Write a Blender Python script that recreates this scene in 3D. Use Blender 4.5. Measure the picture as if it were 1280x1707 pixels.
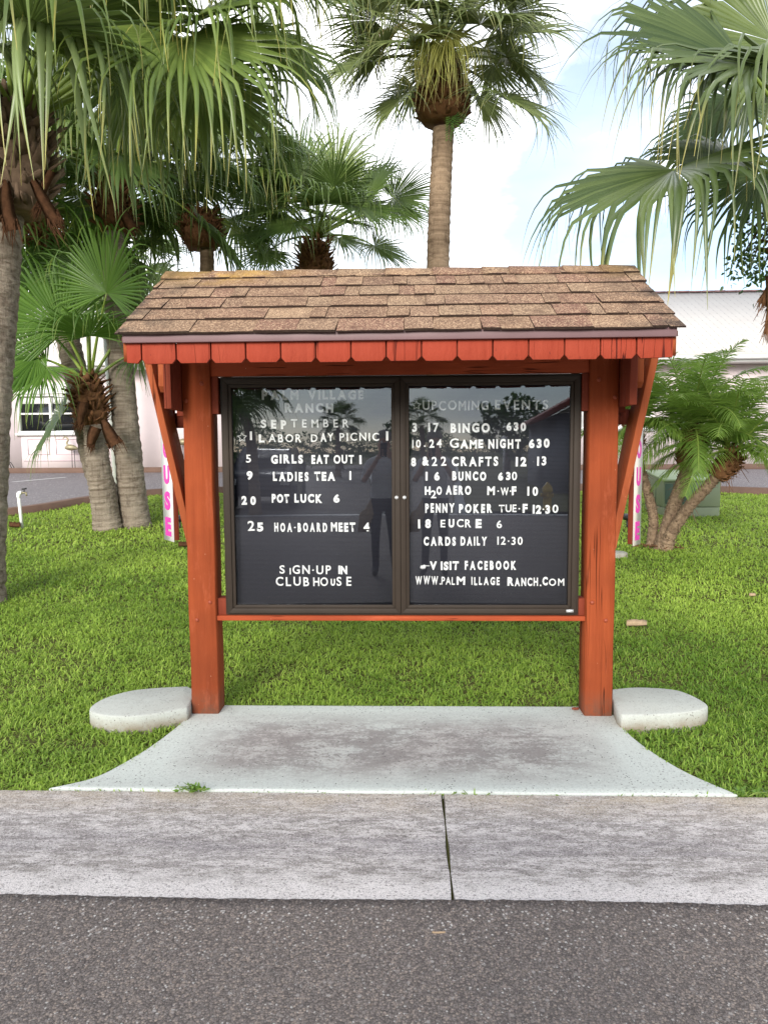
import bpy, bmesh, math, random
import numpy as np
from mathutils import Vector, Matrix
random.seed(7); RNG = np.random.default_rng(11)
R = math.radians
S = bpy.context.scene
for o in list(bpy.data.objects): bpy.data.objects.remove(o)

# ------------------------------------------------------------------ camera
CAM_F, PITCH, YAW, ROLL, CAM_H = 1190.9, 0.0876, 0.0339, 0.0066, 1.5386
def cam_axes():
    fw = Vector((-math.sin(YAW)*math.cos(PITCH), math.cos(YAW)*math.cos(PITCH), -math.sin(PITCH)))
    r0 = Vector((math.cos(YAW), math.sin(YAW), 0)); u0 = r0.cross(fw)
    return r0*math.cos(ROLL)-u0*math.sin(ROLL), u0*math.cos(ROLL)+r0*math.sin(ROLL), fw
CR, CU, CF = cam_axes()
cd = bpy.data.cameras.new('camera'); cam = bpy.data.objects.new('camera', cd); S.collection.objects.link(cam)
cd.sensor_fit = 'HORIZONTAL'; cd.sensor_width = 36; cd.lens = 36*CAM_F/1280
cd.clip_start = 0.05; cd.clip_end = 3000
m = Matrix((CR, CU, -CF)).transposed().to_4x4(); m.translation = (0, 0, CAM_H); cam.matrix_world = m
S.camera = cam
def at(px, py, Y):
    """world point on the vertical plane y = Y that a photo pixel looks at"""
    d = CF + CR*((px-640)/CAM_F) + CU*((853.5-py)/CAM_F)
    return Vector((0, 0, CAM_H)) + d*(Y/d.y)

# ------------------------------------------------------------------ light
SUN_EL, SUN_AZ = 21, 192          # azimuth clockwise from +y: behind and left of the camera
w = bpy.data.worlds.new('World'); S.world = w; w.use_nodes = True
nt = w.node_tree; nt.nodes.clear()
def wn(t, **k):
    n = nt.nodes.new(t)
    for a, b in k.items(): setattr(n, a, b)
    return n
sky = wn('ShaderNodeTexSky', sky_type='NISHITA', sun_disc=False)
sky.sun_elevation = R(SUN_EL); sky.sun_rotation = R(SUN_AZ); sky.dust_density = 0.15; sky.ozone_density = 1.5
tc = wn('ShaderNodeTexCoord'); mp = wn('ShaderNodeMapping'); mp.inputs['Scale'].default_value = (1, 1, 2.4)
mp.inputs['Location'].default_value = (0.35, 0.1, 0.25)
nz = wn('ShaderNodeTexNoise'); nz.inputs['Scale'].default_value = 1.9; nz.inputs['Detail'].default_value = 9; nz.inputs['Roughness'].default_value = .58
nz.inputs['Distortion'].default_value = .25
rp = wn('ShaderNodeValToRGB'); rp.color_ramp.elements[0].position = .42; rp.color_ramp.elements[1].position = .60; rp.color_ramp.elements[0].color = (.24, .24, .24, 1)
nz2 = wn('ShaderNodeTexNoise'); nz2.inputs['Scale'].default_value = 3.1; nz2.inputs['Detail'].default_value = 6
cr2 = wn('ShaderNodeValToRGB'); cr2.color_ramp.elements[0].color = (5.6, 6.1, 6.7, 1); cr2.color_ramp.elements[1].color = (12.5, 12.4, 12.2, 1)
cr2.color_ramp.elements[0].position = .3; cr2.color_ramp.elements[1].position = .65
mx = wn('ShaderNodeMix', data_type='RGBA'); bg = wn('ShaderNodeBackground'); bg.inputs['Strength'].default_value = .135
ow = wn('ShaderNodeOutputWorld'); L = nt.links.new
L(tc.outputs['Generated'], mp.inputs['Vector']); L(mp.outputs[0], nz.inputs['Vector']); L(mp.outputs[0], nz2.inputs['Vector'])
sx = wn('ShaderNodeSeparateXYZ'); L(tc.outputs['Generated'], sx.inputs[0])      # cloud thickens away from the sun's side
ma = wn('ShaderNodeMath', operation='MULTIPLY_ADD'); ma.inputs[1].default_value = .045; L(sx.outputs[1], ma.inputs[0]); L(nz.outputs['Fac'], ma.inputs[2])
prev = ma.outputs[0]                                                              # thinner cloud in three parts of the sky
for (px, py, wd_, am) in ((985, 250, .994, .13), (870, 325, .995, .11), (930, 420, .996, .07), (1200, 470, .99, .06), (1010, 120, .997, .04)):
    d0 = (CF+CR*((px-640)/CAM_F)+CU*((853.5-py)/CAM_F)).normalized()
    dt = wn('ShaderNodeVectorMath', operation='DOT_PRODUCT'); dt.inputs[1].default_value = d0; L(tc.outputs['Generated'], dt.inputs[0])
    mr = wn('ShaderNodeMapRange', interpolation_type='SMOOTHSTEP'); mr.inputs['From Min'].default_value = wd_; mr.inputs['From Max'].default_value = 1.0; mr.inputs['To Max'].default_value = am; L(dt.outputs['Value'], mr.inputs['Value'])
    sb_ = wn('ShaderNodeMath', operation='SUBTRACT'); L(prev, sb_.inputs[0]); L(mr.outputs[0], sb_.inputs[1]); prev = sb_.outputs[0]
L(prev, rp.inputs[0]); L(nz2.outputs['Fac'], cr2.inputs[0]); L(rp.outputs[0], mx.inputs[0])
L(sky.outputs[0], mx.inputs[6]); L(cr2.outputs[0], mx.inputs[7]); L(mx.outputs[2], bg.inputs[0]); L(bg.outputs[0], ow.inputs[0])
sd = bpy.data.lights.new('sun', 'SUN'); so = bpy.data.objects.new('sun', sd); S.collection.objects.link(so)
sd.energy = 2.8; sd.angle = R(22); sd.color = (1, .95, .87)
az, el = R(SUN_AZ), R(SUN_EL)
sv = Vector((math.sin(az)*math.cos(el), math.cos(az)*math.cos(el), math.sin(el)))
so.rotation_euler = sv.to_track_quat('Z', 'Y').to_euler(); so.location = sv*30
S.view_settings.view_transform = 'Standard'; S.view_settings.look = 'None'; S.view_settings.exposure = 0.78; S.view_settings.gamma = 1
S.render.engine = 'CYCLES'; S.cycles.max_bounces = 8; S.cycles.transparent_max_bounces = 16

# ------------------------------------------------------------------ node materials
class NM:
    def __init__(s, name):
        s.m = bpy.data.materials.new(name); s.m.use_nodes = True; s.t = s.m.node_tree
        s.b = s.t.nodes['Principled BSDF']; s.o = s.t.nodes['Material Output']
        s.tc = s.t.nodes.new('ShaderNodeTexCoord')
    def n(s, typ, ins=None, **k):
        x = s.t.nodes.new(typ)
        for a, b in k.items(): setattr(x, a, b)
        for a, b in (ins or {}).items(): s.put(x, a, b)
        return x
    def put(s, node, a, b):
        if isinstance(b, bpy.types.NodeSocket): s.t.links.new(b, node.inputs[a])
        elif isinstance(b, bpy.types.Node): s.t.links.new(b.outputs[0], node.inputs[a])
        else: node.inputs[a].default_value = b
    def co(s, scale=(1, 1, 1), loc=(0, 0, 0), kind='Object'):
        return s.n('ShaderNodeMapping', {'Vector': s.tc.outputs[kind], 'Scale': scale, 'Location': loc}).outputs[0]
    def noise(s, vec, scale=5, detail=4, rough=.55, dist=0):
        return s.n('ShaderNodeTexNoise', {'Vector': vec, 'Scale': scale, 'Detail': detail, 'Roughness': rough, 'Distortion': dist}).outputs['Fac']
    def voro(s, vec, scale=50, out='Distance', feature='F1', rnd=1):
        return s.n('ShaderNodeTexVoronoi', {'Vector': vec, 'Scale': scale, 'Randomness': rnd}, feature=feature).outputs[out]
    def ramp(s, fac, stops, interp='LINEAR'):
        x = s.n('ShaderNodeValToRGB', {'Fac': fac}); cr = x.color_ramp; cr.interpolation = interp
        while len(cr.elements) < len(stops): cr.elements.new(.5)
        for e, (p, c) in zip(cr.elements, stops):
            e.position = p; e.color = (c, c, c, 1) if not hasattr(c, '__len__') else (*c, 1)
        return x.outputs[0]
    def mix(s, fac, a, b, mode='MIX'):
        x = s.n('ShaderNodeMix', data_type='RGBA', blend_type=mode)
        for k, v in ((0, fac), (6, a), (7, b)):
            if isinstance(v, tuple): v = (*v, 1)
            s.put(x, k, v)
        return x.outputs[2]
    def math(s, op, a, b=0.0, c=0.0):
        x = s.n('ShaderNodeMath', operation=op); s.put(x, 0, a); s.put(x, 1, b); s.put(x, 2, c)
        return x.outputs[0]
    def sep(s, vec):
        return s.n('ShaderNodeSeparateXYZ', {'Vector': vec}).outputs
    def attr(s, name='var'):
        return s.n('ShaderNodeAttribute', attribute_name=name).outputs['Vector']
    def bump(s, h, strength=.3, dist=.01):
        return s.n('ShaderNodeBump', {'Height': h, 'Strength': strength, 'Distance': dist}).outputs[0]
    def done(s, col, rough=.6, spec=.5, normal=None, metal=0):
        if isinstance(col, tuple): col = (*col, 1)
        s.put(s.b, 'Base Color', col); s.put(s.b, 'Roughness', rough); s.put(s.b, 'Specular IOR Level', spec); s.put(s.b, 'Metallic', metal)
        if normal is not None: s.put(s.b, 'Normal', normal)
        return s.m

def m_plain(name, col, rough=.5, var=.15, scale=8, spec=.4, metal=0):
    k = NM(name); v = k.co(); f = k.noise(v, scale, 5)
    c = k.mix(f, tuple(x*(1-var) for x in col), tuple(min(1, x*(1+var)) for x in col))
    return k.done(c, rough, spec, k.bump(k.noise(v, scale*6, 3), .1, .003), metal)

def m_wood(name, dark, mid, light, axis=2, crack=True, wear=.06):
    k = NM(name); sc = [34, 34, 34]; sc[axis] = 1.6
    g = k.noise(k.co(tuple(sc)), 1.0, 6, .6, .3)
    big = k.noise(k.co(), 2.3, 3)
    c = k.mix(k.ramp(g, [(.3, 0), (.7, 1)]), mid, light)
    c = k.mix(k.ramp(big, [(.35, 0), (.7, .65)]), c, dark)
    sc2 = [26, 26, 26]; sc2[axis] = .75
    h = g
    if crack:
        cn = k.noise(k.co(tuple(sc2), (3.1, 1.7, .4)), 1.0, 2, .5, .15)
        cm = k.ramp(cn, [(.478, 0), (.497, 1), (.503, 1), (.52, 0)])
        gate = k.ramp(k.noise(k.co((5, 5, 1.1), (7, 2, 1)), 1.0, 1), [(.52, 0), (.6, .85)])
        cmg = k.math('MULTIPLY', cm, gate)
        c = k.mix(cmg, c, tuple(x*.16 for x in dark))
        h = k.math('SUBTRACT', g, k.math('MULTIPLY', cmg, 2.0))
    sp = k.voro(k.co((1, 1, .6)), 38, 'Distance')
    spm = k.math('MULTIPLY', k.ramp(sp, [(.05, 1), (.085, 0)]), k.ramp(k.noise(k.co(), 9, 2), [(.56, 0), (.62, wear*9)]))
    c = k.mix(spm, c, (.62, .42, .30))
    zz = k.sep(k.tc.outputs['Object'])[2]
    ft = k.math('MULTIPLY', k.n('ShaderNodeMapRange', {'Value': zz, 'From Min': .16, 'From Max': .0}).outputs[0], k.ramp(k.noise(k.co(), 22, 5, .7), [(.3, .15), (.6, .85)]))
    c = k.mix(ft, c, (.115, .062, .042))
    wr = k.ramp(k.noise(k.co((9, 9, 2.2) if axis == 2 else (2.2, 9, 9), (2, 2, 7)), 1.0, 7, .75), [(.56, 0), (.72, .5)])
    c = k.mix(wr, c, tuple(min(1, x*1.35+.03) for x in light))
    fine = k.noise(k.co(tuple(x*5 for x in sc)), 1.0, 3)
    h = k.math('ADD', h, k.math('MULTIPLY', fine, .5))
    return k.done(c, .75, .12, k.bump(h, .7, .005))

M = {}
M['post'] = m_wood('rust_stained_timber', (.165, .034, .012), (.245, .048, .015), (.32, .068, .022))
M['brace'] = m_wood('brown_stained_timber', (.19, .045, .018), (.26, .062, .022), (.34, .085, .028))
M['rail'] = m_wood('rail_timber', (.22, .042, .018), (.32, .06, .022), (.40, .08, .03), axis=0)
M['cleat'] = m_wood('dark_red_timber', (.12, .024, .014), (.17, .034, .018), (.22, .045, .022))

def m_valance():
    k = NM('red_painted_board'); v = k.co()
    g = k.noise(k.co((30, 30, 3)), 1, 5, .6, .4); rough = k.noise(k.co((70, 70, 25)), 1, 4)
    var = k.sep(k.attr())
    c = k.mix(k.ramp(g, [(.3, 0), (.75, 1)]), (.25, .036, .017), (.32, .054, .027))
    c = k.mix(k.math('MULTIPLY', var[1], .45), c, (.31, .042, .02))
    cm = k.ramp(k.noise(k.co((24, 24, 1.4), (2, 5, 1)), 1, 2, .5, .2), [(.484, 0), (.499, 1), (.501, 1), (.516, 0)])
    gate = k.ramp(k.noise(k.co((7, 7, 2)), 1, 1), [(.50, 0), (.6, 1)])
    cmg = k.math('MULTIPLY', cm, gate)
    c = k.mix(cmg, c, (.05, .008, .006))
    sp = k.ramp(k.noise(k.co((90, 90, 40)), 1, 2), [(.66, 0), (.72, .7)])
    c = k.mix(k.math('MULTIPLY', sp, k.ramp(k.noise(v, 14, 2), [(.5, 0), (.65, 1)])), c, (.09, .015, .012))
    return k.done(c, .7, .15, k.bump(k.math('SUBTRACT', k.math('ADD', g, k.math('MULTIPLY', rough, 1.2)), k.math('MULTIPLY', cmg, 2)), .55, .005))
M['valance'] = m_valance()
M['fascia'] = m_plain('mauve_drip_edge', (.165, .095, .098), .5, .18, 6)
M['bronze'] = m_plain('dark_bronze_metal', (.034, .024, .017), .6, .3, 5, .22, .0)
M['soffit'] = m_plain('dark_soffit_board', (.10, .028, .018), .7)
M['white_letter'] = m_plain('white_plastic_letter', (.92, .92, .91), .5, .02)
M['lock'] = m_plain('bright_lock_metal', (.75, .75, .74), .3, .1, 30, .6, .5)
M['white_paint'] = m_plain('white_painted_board', (.80, .77, .76), .45, .05, 4)
M['cream_paint'] = m_plain('aged_cream_painted_board', (.76, .70, .62), .5, .08, 5)
M['magenta'] = m_plain('magenta_lettering', (.62, .035, .33), .45, .08)
M['bolt'] = m_plain('painted_bolt', (.27, .052, .02), .5)

def m_shingle():
    k = NM('brown_asphalt_shingle'); v = k.co(); var = k.sep(k.attr())
    tone = k.ramp(var[1], [(0, (.195, .115, .078)), (.3, (.255, .152, .096)), (.6, (.285, .19, .122)), (.85, (.225, .115, .082)), (1, (.36, .235, .145))])
    gr = k.voro(v, 190, 'Color'); grs = k.sep(gr)
    c = k.mix(k.ramp(grs[0], [(.0, .85), (.35, .2), (1, 0)]), tone, (.045, .026, .022))
    c = k.mix(k.ramp(grs[1], [(.6, 0), (.9, .6)]), c, (.66, .46, .29))
    c = k.mix(k.ramp(k.noise(v, 9, 5), [(.5, 0), (.75, .55)]), c, (.10, .055, .04))
    p = k.sep(k.tc.outputs['Object'])
    hi = k.ramp(p[2], [(.0, 0), (1, 1)])
    li = k.noise(k.co((1, 1, 1), (4, 1, 0)), 5.5, 6, .65)
    top = k.n('ShaderNodeMapRange', {'Value': p[2], 'From Min': 2.40, 'From Max': 2.50}).outputs[0]
    lx = k.n('ShaderNodeMapRange', {'Value': p[0], 'From Min': -.45, 'From Max': -.85}).outputs[0]
    rx = k.n('ShaderNodeMapRange', {'Value': p[0], 'From Min': .95, 'From Max': 1.2}).outputs[0]
    lm = k.math('MULTIPLY', top, k.math('ADD', lx, k.math('MULTIPLY', rx, .6)))
    lm = k.math('MULTIPLY', lm, k.ramp(li, [(.40, 0), (.62, 1)]))
    c = k.mix(k.math('MULTIPLY', lm, .75), c, (.50, .30, .07))
    ex = k.math('ABSOLUTE', p[0])
    em = k.math('MULTIPLY', k.n('ShaderNodeMapRange', {'Value': ex, 'From Min': 1.0, 'From Max': 1.3}).outputs[0], k.ramp(li, [(.45, 0), (.58, .8)]))
    c = k.mix(em, c, (.045, .036, .032))
    c = k.mix(var[2], c, (.028, .018, .015))
    return k.done(c, .9, .15, k.bump(k.voro(v, 330), .8, .003))
M['shingle'] = m_shingle()

def m_letterboard():
    k = NM('grooved_letter_felt'); p = k.sep(k.tc.outputs['Object'])
    z = k.math('FRACT', k.math('MULTIPLY', p[2], 1/.0075))
    g = k.ramp(z, [(0, 0), (.12, 1), (.72, 1), (.86, 0)])
    c = k.mix(g, (.008, .008, .011), (.040, .040, .053))
    n = k.noise(k.co((3, 3, 60)), 2, 3)
    c = k.mix(k.ramp(n, [(.4, 0), (.8, .35)]), c, (.04, .04, .05))
    sp = k.ramp(k.voro(k.co((1, 1, 1.6)), 26), [(.02, 1), (.035, 0)])
    gate = k.ramp(k.voro(k.co((1, 1, 1.6)), 26, 'Color'), [(.62, 0), (.64, 1)])
    low = k.n('ShaderNodeMapRange', {'Value': p[2], 'From Min': 1.15, 'From Max': .9}).outputs[0]
    c = k.mix(k.math('MULTIPLY', k.math('MULTIPLY', sp, gate), low), c, (.55, .55, .55))
    return k.done(c, .75, .2, k.bump(g, .6, .002))
M['felt'] = m_letterboard()

def m_glass():
    k = NM('cabinet_glazing'); t = k.t
    fr = k.n('ShaderNodeFresnel', {'IOR': 1.5})
    gl = k.n('ShaderNodeBsdfGlossy', {'Roughness': .012, 'Color': (.84, .90, 1, 1)}); tr = k.n('ShaderNodeBsdfTransparent', {'Color': (.97, .98, .98, 1)})
    mxs = k.n('ShaderNodeMixShader', {0: k.math('MULTIPLY', fr.outputs[0], 2.5), 1: tr.outputs[0], 2: gl.outputs[0]})
    t.links.new(mxs.outputs[0], k.o.inputs['Surface']); t.nodes.remove(k.b)
    return k.m
M['glass'] = m_glass()

def m_slab(name='pale_painted_concrete', grey=0.0):
    k = NM(name); v = k.co()
    big = k.noise(v, 2.2, 6, .62, .3); sm = k.noise(v, 28, 5, .65)
    c = k.mix(k.ramp(sm, [(.3, 0), (.7, 1)]), (.45, .452, .418), (.55, .553, .512))
    p = k.sep(k.tc.outputs['Object'])
    ix = k.n('ShaderNodeMapRange', {'Value': k.math('ABSOLUTE', k.math('ADD', p[0], .07)), 'From Min': 1.15, 'From Max': .75}).outputs[0]
    iy = k.math('MULTIPLY', k.n('ShaderNodeMapRange', {'Value': p[1], 'From Min': 3.15, 'From Max': 3.4}).outputs[0], k.n('ShaderNodeMapRange', {'Value': p[1], 'From Min': 4.1, 'From Max': 3.75}).outputs[0])
    c = k.mix(k.math('SUBTRACT', 1.0, k.math('MULTIPLY', ix, iy)), c, k.mix(sm, (.53, .56, .515), (.63, .655, .605)))
    wear = k.math('MULTIPLY', k.math('MULTIPLY', ix, iy), k.ramp(big, [(.34, 0), (.6, 1)]))
    c = k.mix(k.math('MULTIPLY', wear, .8), c, (.45, .41, .38))
    st = k.math('MULTIPLY', k.ramp(k.math('ADD', k.math('MULTIPLY', k.noise(k.co((1, 1.8, 1), (5, 3, 0)), 3.6, 9, .75), .62), k.math('MULTIPLY', k.noise(v, 42, 5, .8), .38)), [(.44, 0), (.53, .85)]), k.math('MULTIPLY', ix, iy))
    c = k.mix(st, c, (.205, .175, .165))
    pit = k.ramp(k.voro(v, 62), [(.17, 1), (.28, 0)]); gate = k.math('MULTIPLY', k.ramp(k.voro(v, 75, 'Color'), [(.40, 0), (.60, .95)]), k.ramp(k.noise(v, 4.5, 4), [(.36, .1), (.58, 1)]))
    c = k.mix(k.math('MULTIPLY', pit, gate), c, (.06, .055, .05))
    pit2 = k.ramp(k.voro(v, 34), [(.10, 1), (.15, 0)])
    c = k.mix(k.math('MULTIPLY', pit2, k.ramp(k.voro(v, 34, 'Color'), [(.52, 0), (.58, 1)])), c, (.045, .04, .04))
    c = k.mix(k.ramp(k.noise(v, 170, 3), [(.45, 0), (.75, .5)]), c, (.32, .32, .30))
    c = k.mix(k.ramp(k.noise(v, 60, 6, .8), [(.36, .55), (.48, 0)]), c, (.30, .29, .275))
    if grey:
        c = k.mix(k.ramp(k.noise(v, 7, 6, .7), [(.3, grey*.6), (.65, grey)]), c, (.33, .32, .285))
        ft = k.math('MULTIPLY', k.n('ShaderNodeMapRange', {'Value': p[2], 'From Min': .055, 'From Max': .0}).outputs[0], k.ramp(k.noise(v, 12, 5, .7), [(.3, .3), (.6, .9)]))
        c = k.mix(ft, c, (.25, .20, .14))
    return k.done(c, .85, .2, k.bump(k.math('SUBTRACT', sm, k.math('MULTIPLY', pit, gate)), .4, .004))
M['slab'] = m_slab()

def m_gutter():
    k = NM('worn_gutter_concrete'); v = k.co(); p = k.sep(k.tc.outputs['Object'])
    st = k.noise(k.co((.9, 9, 1)), 3.0, 10, .82, .1); rgh = k.noise(v, 75, 5, .7); big = k.noise(k.co((.5, 2.2, 1)), 1.6, 5)
    c = k.mix(k.ramp(st, [(.3, 0), (.7, 1)]), (.165, .145, .136), (.45, .41, .38))
    c = k.mix(k.ramp(big, [(.4, 0), (.7, .6)]), c, (.37, .335, .335))
    ed = k.n('ShaderNodeMapRange', {'Value': p[1], 'From Min': 2.60, 'From Max': 2.36}).outputs[0]
    em = k.ramp(k.math('ADD', k.math('MULTIPLY', ed, .75), k.math('MULTIPLY', k.math('SUBTRACT', k.noise(k.co((1, 2, 1)), 6, 6, .7), .5), 1.5)), [(.26, 0), (.6, .95)])
    c = k.mix(em, c, (.74, .69, .67))
    wh = k.ramp(k.noise(k.co((.9, 3.0, 1), (9, 2, 0)), 9, 11, .9), [(.48, 0), (.54, .9)])
    c = k.mix(wh, c, (.68, .63, .615))
    bk = k.n('ShaderNodeMapRange', {'Value': p[1], 'From Min': 2.88, 'From Max': 3.05}).outputs[0]
    c = k.mix(k.math('MULTIPLY', bk, k.ramp(k.noise(k.co((1, 3, 1)), 3, 5), [(.35, .2), (.65, .85)])), c, (.50, .415, .32))
    mid = k.math('MULTIPLY', k.n('ShaderNodeMapRange', {'Value': k.math('ABSOLUTE', k.math('SUBTRACT', p[1], 2.70)), 'From Min': .11, 'From Max': .03}).outputs[0], k.ramp(k.noise(k.co((1, 6, 1), (1, 8, 0)), 2.2, 6, .7), [(.38, 0), (.7, .75)]))
    c = k.mix(mid, c, (.21, .188, .20))
    pit = k.ramp(k.noise(k.co((.8, 1, 1)), 110, 5, .85), [(.38, .9), (.47, 0)])
    c = k.mix(pit, c, (.07, .058, .055))
    c = k.mix(k.ramp(k.noise(v, 210, 3, .8), [(.38, .6), (.47, 0)]), c, (.10, .085, .08)); c = k.mix(k.ramp(k.noise(k.co((1, 1, 1), (5, 5, 0)), 150, 3, .8), [(.56, 0), (.66, .6)]), c, (.80, .75, .71))
    gv = k.ramp(k.voro(v, 160, 'Color'), [(.75, 0), (.95, .5)])
    c = k.mix(gv, c, (.66, .61, .58))
    return k.done(c, .88, .2, k.bump(k.math('ADD', rgh, k.noise(v, 140, 4, .75)), .75, .008))
M['gutter'] = m_gutter()

def m_asphalt(name, base, lo, hi, fine=150):
    k = NM(name); v = k.co()
    cc = k.sep(k.voro(v, fine, 'Color')); d = k.voro(v, fine)
    c = k.mix(k.ramp(cc[0], [(0, 0), (1, 1)]), lo, base)
    c = k.mix(k.ramp(cc[1], [(.66, 0), (.9, .8)]), c, hi)
    c = k.mix(k.ramp(cc[2], [(.95, 0), (.97, .95)]), c, (.80, .76, .72))
    c = k.mix(k.ramp(k.noise(v, 7, 5, .7), [(.42, 0), (.7, .3)]), c, (.24, .20, .18))
    c = k.mix(k.ramp(d, [(.34, 0), (.75, .7)]), c, tuple(x*.5 for x in lo))
    fn = k.noise(v, fine*1.7, 4, .8); c = k.mix(k.ramp(fn, [(.38, .85), (.48, 0)]), c, tuple(x*.45 for x in lo)); c = k.mix(k.ramp(fn, [(.55, 0), (.66, .6)]), c, hi)
    c2 = k.voro(k.co((1, 1, 1), (3, 3, 0)), fine*.42); cc2 = k.sep(k.voro(k.co((1, 1, 1), (3, 3, 0)), fine*.42, 'Color'))
    stn = k.math('MULTIPLY', k.ramp(c2, [(.25, 1), (.42, 0)]), k.ramp(cc2[0], [(.86, 0), (.89, .8)]))
    c = k.mix(stn, c, k.mix(cc2[1], (.17, .125, .10), (.46, .43, .41)))
    c = k.mix(k.ramp(k.noise(v, 1.3, 5), [(.3, .28), (.7, 0)]), c, tuple(x*.55 for x in base))
    return k.done(c, .82, .3, k.bump(k.math('SUBTRACT', k.math('MULTIPLY', fn, 1.5), d), .9, .005))
M['asphalt'] = m_asphalt('road_asphalt', (.285, .245, .228), (.115, .096, .09), (.46, .37, .31), 135)
M['lot'] = m_asphalt('lot_asphalt', (.25, .225, .235), (.19, .17, .18), (.30, .27, .275), 60)
M['kerb'] = m_plain('brown_kerb', (.145, .085, .062), .85, .3, 5)
M['block'] = m_slab('weathered_pale_concrete', .55)

def m_soil():
    k = NM('lawn_soil'); v = k.co()
    c = k.mix(k.noise(v, 14, 6, .7), (.035, .036, .014), (.15, .15, .045))
    return k.done(c, .95, .1, k.bump(k.noise(v, 40, 4), .5, .01))
M['soil'] = m_soil()

def leafmat(name, dark, light, tip, trans=.35, rough=.42, spec=.45, tip0=.72, tipamt=.8):
    k = NM(name); var = k.sep(k.attr()); v = k.co()
    f = k.math('ADD', k.math('MULTIPLY', var[1], .75), k.math('MULTIPLY', k.noise(v, 2.2, 2), .35))
    c = k.mix(k.ramp(f, [(.1, 0), (1, 1)]), dark, light)
    if tip:
        tf = k.n('ShaderNodeMapRange', {'Value': var[0], 'From Min': tip0, 'From Max': 1.0}).outputs[0]
        tf = k.math('MULTIPLY', tf, k.ramp(var[2], [(.25, .1), (.7, tipamt)]))
        c = k.mix(tf, c, tip)
    k.done(c, rough, spec)
    tl = k.n('ShaderNodeBsdfTranslucent', {'Color': k.mix(.35, c, tuple(min(1, x*1.3) for x in light))})
    ms = k.n('ShaderNodeMixShader', {0: trans, 1: k.b.outputs[0], 2: tl.outputs[0]})
    k.t.links.new(ms.outputs[0], k.o.inputs['Surface'])
    return k.m
M['fan'] = leafmat('fan_frond_green', (.062, .108, .022), (.215, .285, .065), (.55, .44, .09), .28, .34)
M['fan_grey'] = leafmat('fan_frond_grey_green', (.055, .085, .026), (.225, .29, .105), (.55, .44, .11), .16, .36, .4)
M['fan_deep'] = leafmat('fan_frond_olive_green', (.034, .060, .016), (.145, .19, .06), (.52, .42, .10), .18, .34, .45)
M['fan_bright'] = leafmat('fan_frond_bright_green', (.035, .095, .013), (.150, .275, .045), (.36, .36, .07), .36)
M['fan_far'] = leafmat('fan_frond_deep_green', (.046, .090, .019), (.165, .245, .06), (.22, .24, .06), .25)
M['sabal'] = leafmat('sabal_frond_olive', (.055, .082, .024), (.235, .275, .095), (.30, .25, .09), .22)
M['dry'] = leafmat('dry_tan_frond', (.26, .17, .07), (.42, .33, .13), (.45, .34, .16), .3, .7, .2)
M['yellow_frond'] = leafmat('yellowing_frond', (.20, .22, .05), (.40, .38, .10), (.50, .38, .12), .4)
M['pinnate'] = leafmat('feather_frond_green', (.085, .165, .028), (.30, .44, .085), (.30, .34, .10), .5)
M['broad'] = leafmat('broad_leaf_green', (.025, .060, .014), (.09, .17, .03), None, .3, .35)
M['weed'] = leafmat('weed_leaf', (.10, .20, .03), (.22, .36, .07), (.35, .35, .08), .4)
M['grass'] = leafmat('grass_blade', (.072, .165, .016), (.43, .59, .095), (.55, .50, .16), .35, .5, .2, .5, .5)
M['petiole'] = m_plain('green_leaf_stalk', (.19, .26, .045), .4, .25, 6)
M['petiole_dark'] = m_plain('olive_leaf_stalk', (.10, .13, .035), .45, .25, 6)

def m_trunk(name, a, b, c3, ring=26):
    k = NM(name); var = k.sep(k.attr()); v = k.co()
    r = k.noise(k.n('ShaderNodeCombineXYZ', {0: k.math('MULTIPLY', var[0], ring), 1: k.math('MULTIPLY', var[1], 2.0), 2: 0.0}).outputs[0], 1.0, 5, .6, .5)
    g = k.noise(k.co((30, 30, 3.5)), 1, 6, .7)
    c = k.mix(k.ramp(r, [(.32, 0), (.66, 1)]), a, b)
    c = k.mix(k.ramp(g, [(.33, .6), (.47, 0)]), c, c3)
    c = k.mix(k.ramp(k.noise(v, 3, 4), [(.45, 0), (.75, .5)]), c, tuple(x*1.5 for x in b))
    return k.done(c, .92, .12, k.bump(k.math('ADD', r, k.math('MULTIPLY', g, 1.2)), .9, .02))
M['trunk'] = m_trunk('grey_palm_bark', (.115, .085, .062), (.30, .25, .195), (.055, .038, .028))
M['trunk_brown'] = m_trunk('brown_palm_bark', (.125, .082, .052), (.29, .205, .135), (.055, .034, .022), 20)
M['boot'] = m_plain('brown_leaf_base', (.15, .072, .034), .9, .7, 14, .1)
M['boot_grey'] = m_plain('weathered_leaf_base', (.17, .115, .078), .9, .7, 14, .1)
M['husk'] = m_plain('reddish_fibre_husk', (.080, .038, .020), .95, .8, 22, .05)

M['pink'] = m_plain('pale_pink_stucco', (.70, .595, .605), .85, .05, 3, .2)
M['pinkdark'] = m_plain('pink_panel_groove', (.50, .38, .41), .8)
M['trim'] = m_plain('white_trim', (.80, .79, .77), .5, .05)
def m_roofmetal():
    k = NM('white_ribbed_roof'); p = k.sep(k.tc.outputs['Object']); v = k.co()
    rib = k.ramp(k.math('FRACT', k.math('MULTIPLY', p[0], 4.4)), [(0, 1), (.06, 1), (.12, 0), (1, 0)])
    row = k.ramp(k.math('FRACT', k.math('MULTIPLY', p[1], 3.4)), [(0, 1), (.13, 1), (.2, 0), (1, 0)])
    c = k.mix(k.noise(v, 1.5, 5), (.50, .455, .415), (.585, .55, .51))
    c = k.mix(k.math('MULTIPLY', rib, .25), c, (.55, .50, .47))
    c = k.mix(k.math('MULTIPLY', k.math('MULTIPLY', rib, row), .8), c, (.24, .22, .22))
    return k.done(c, .55, .3, k.bump(rib, .4, .02))
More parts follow.
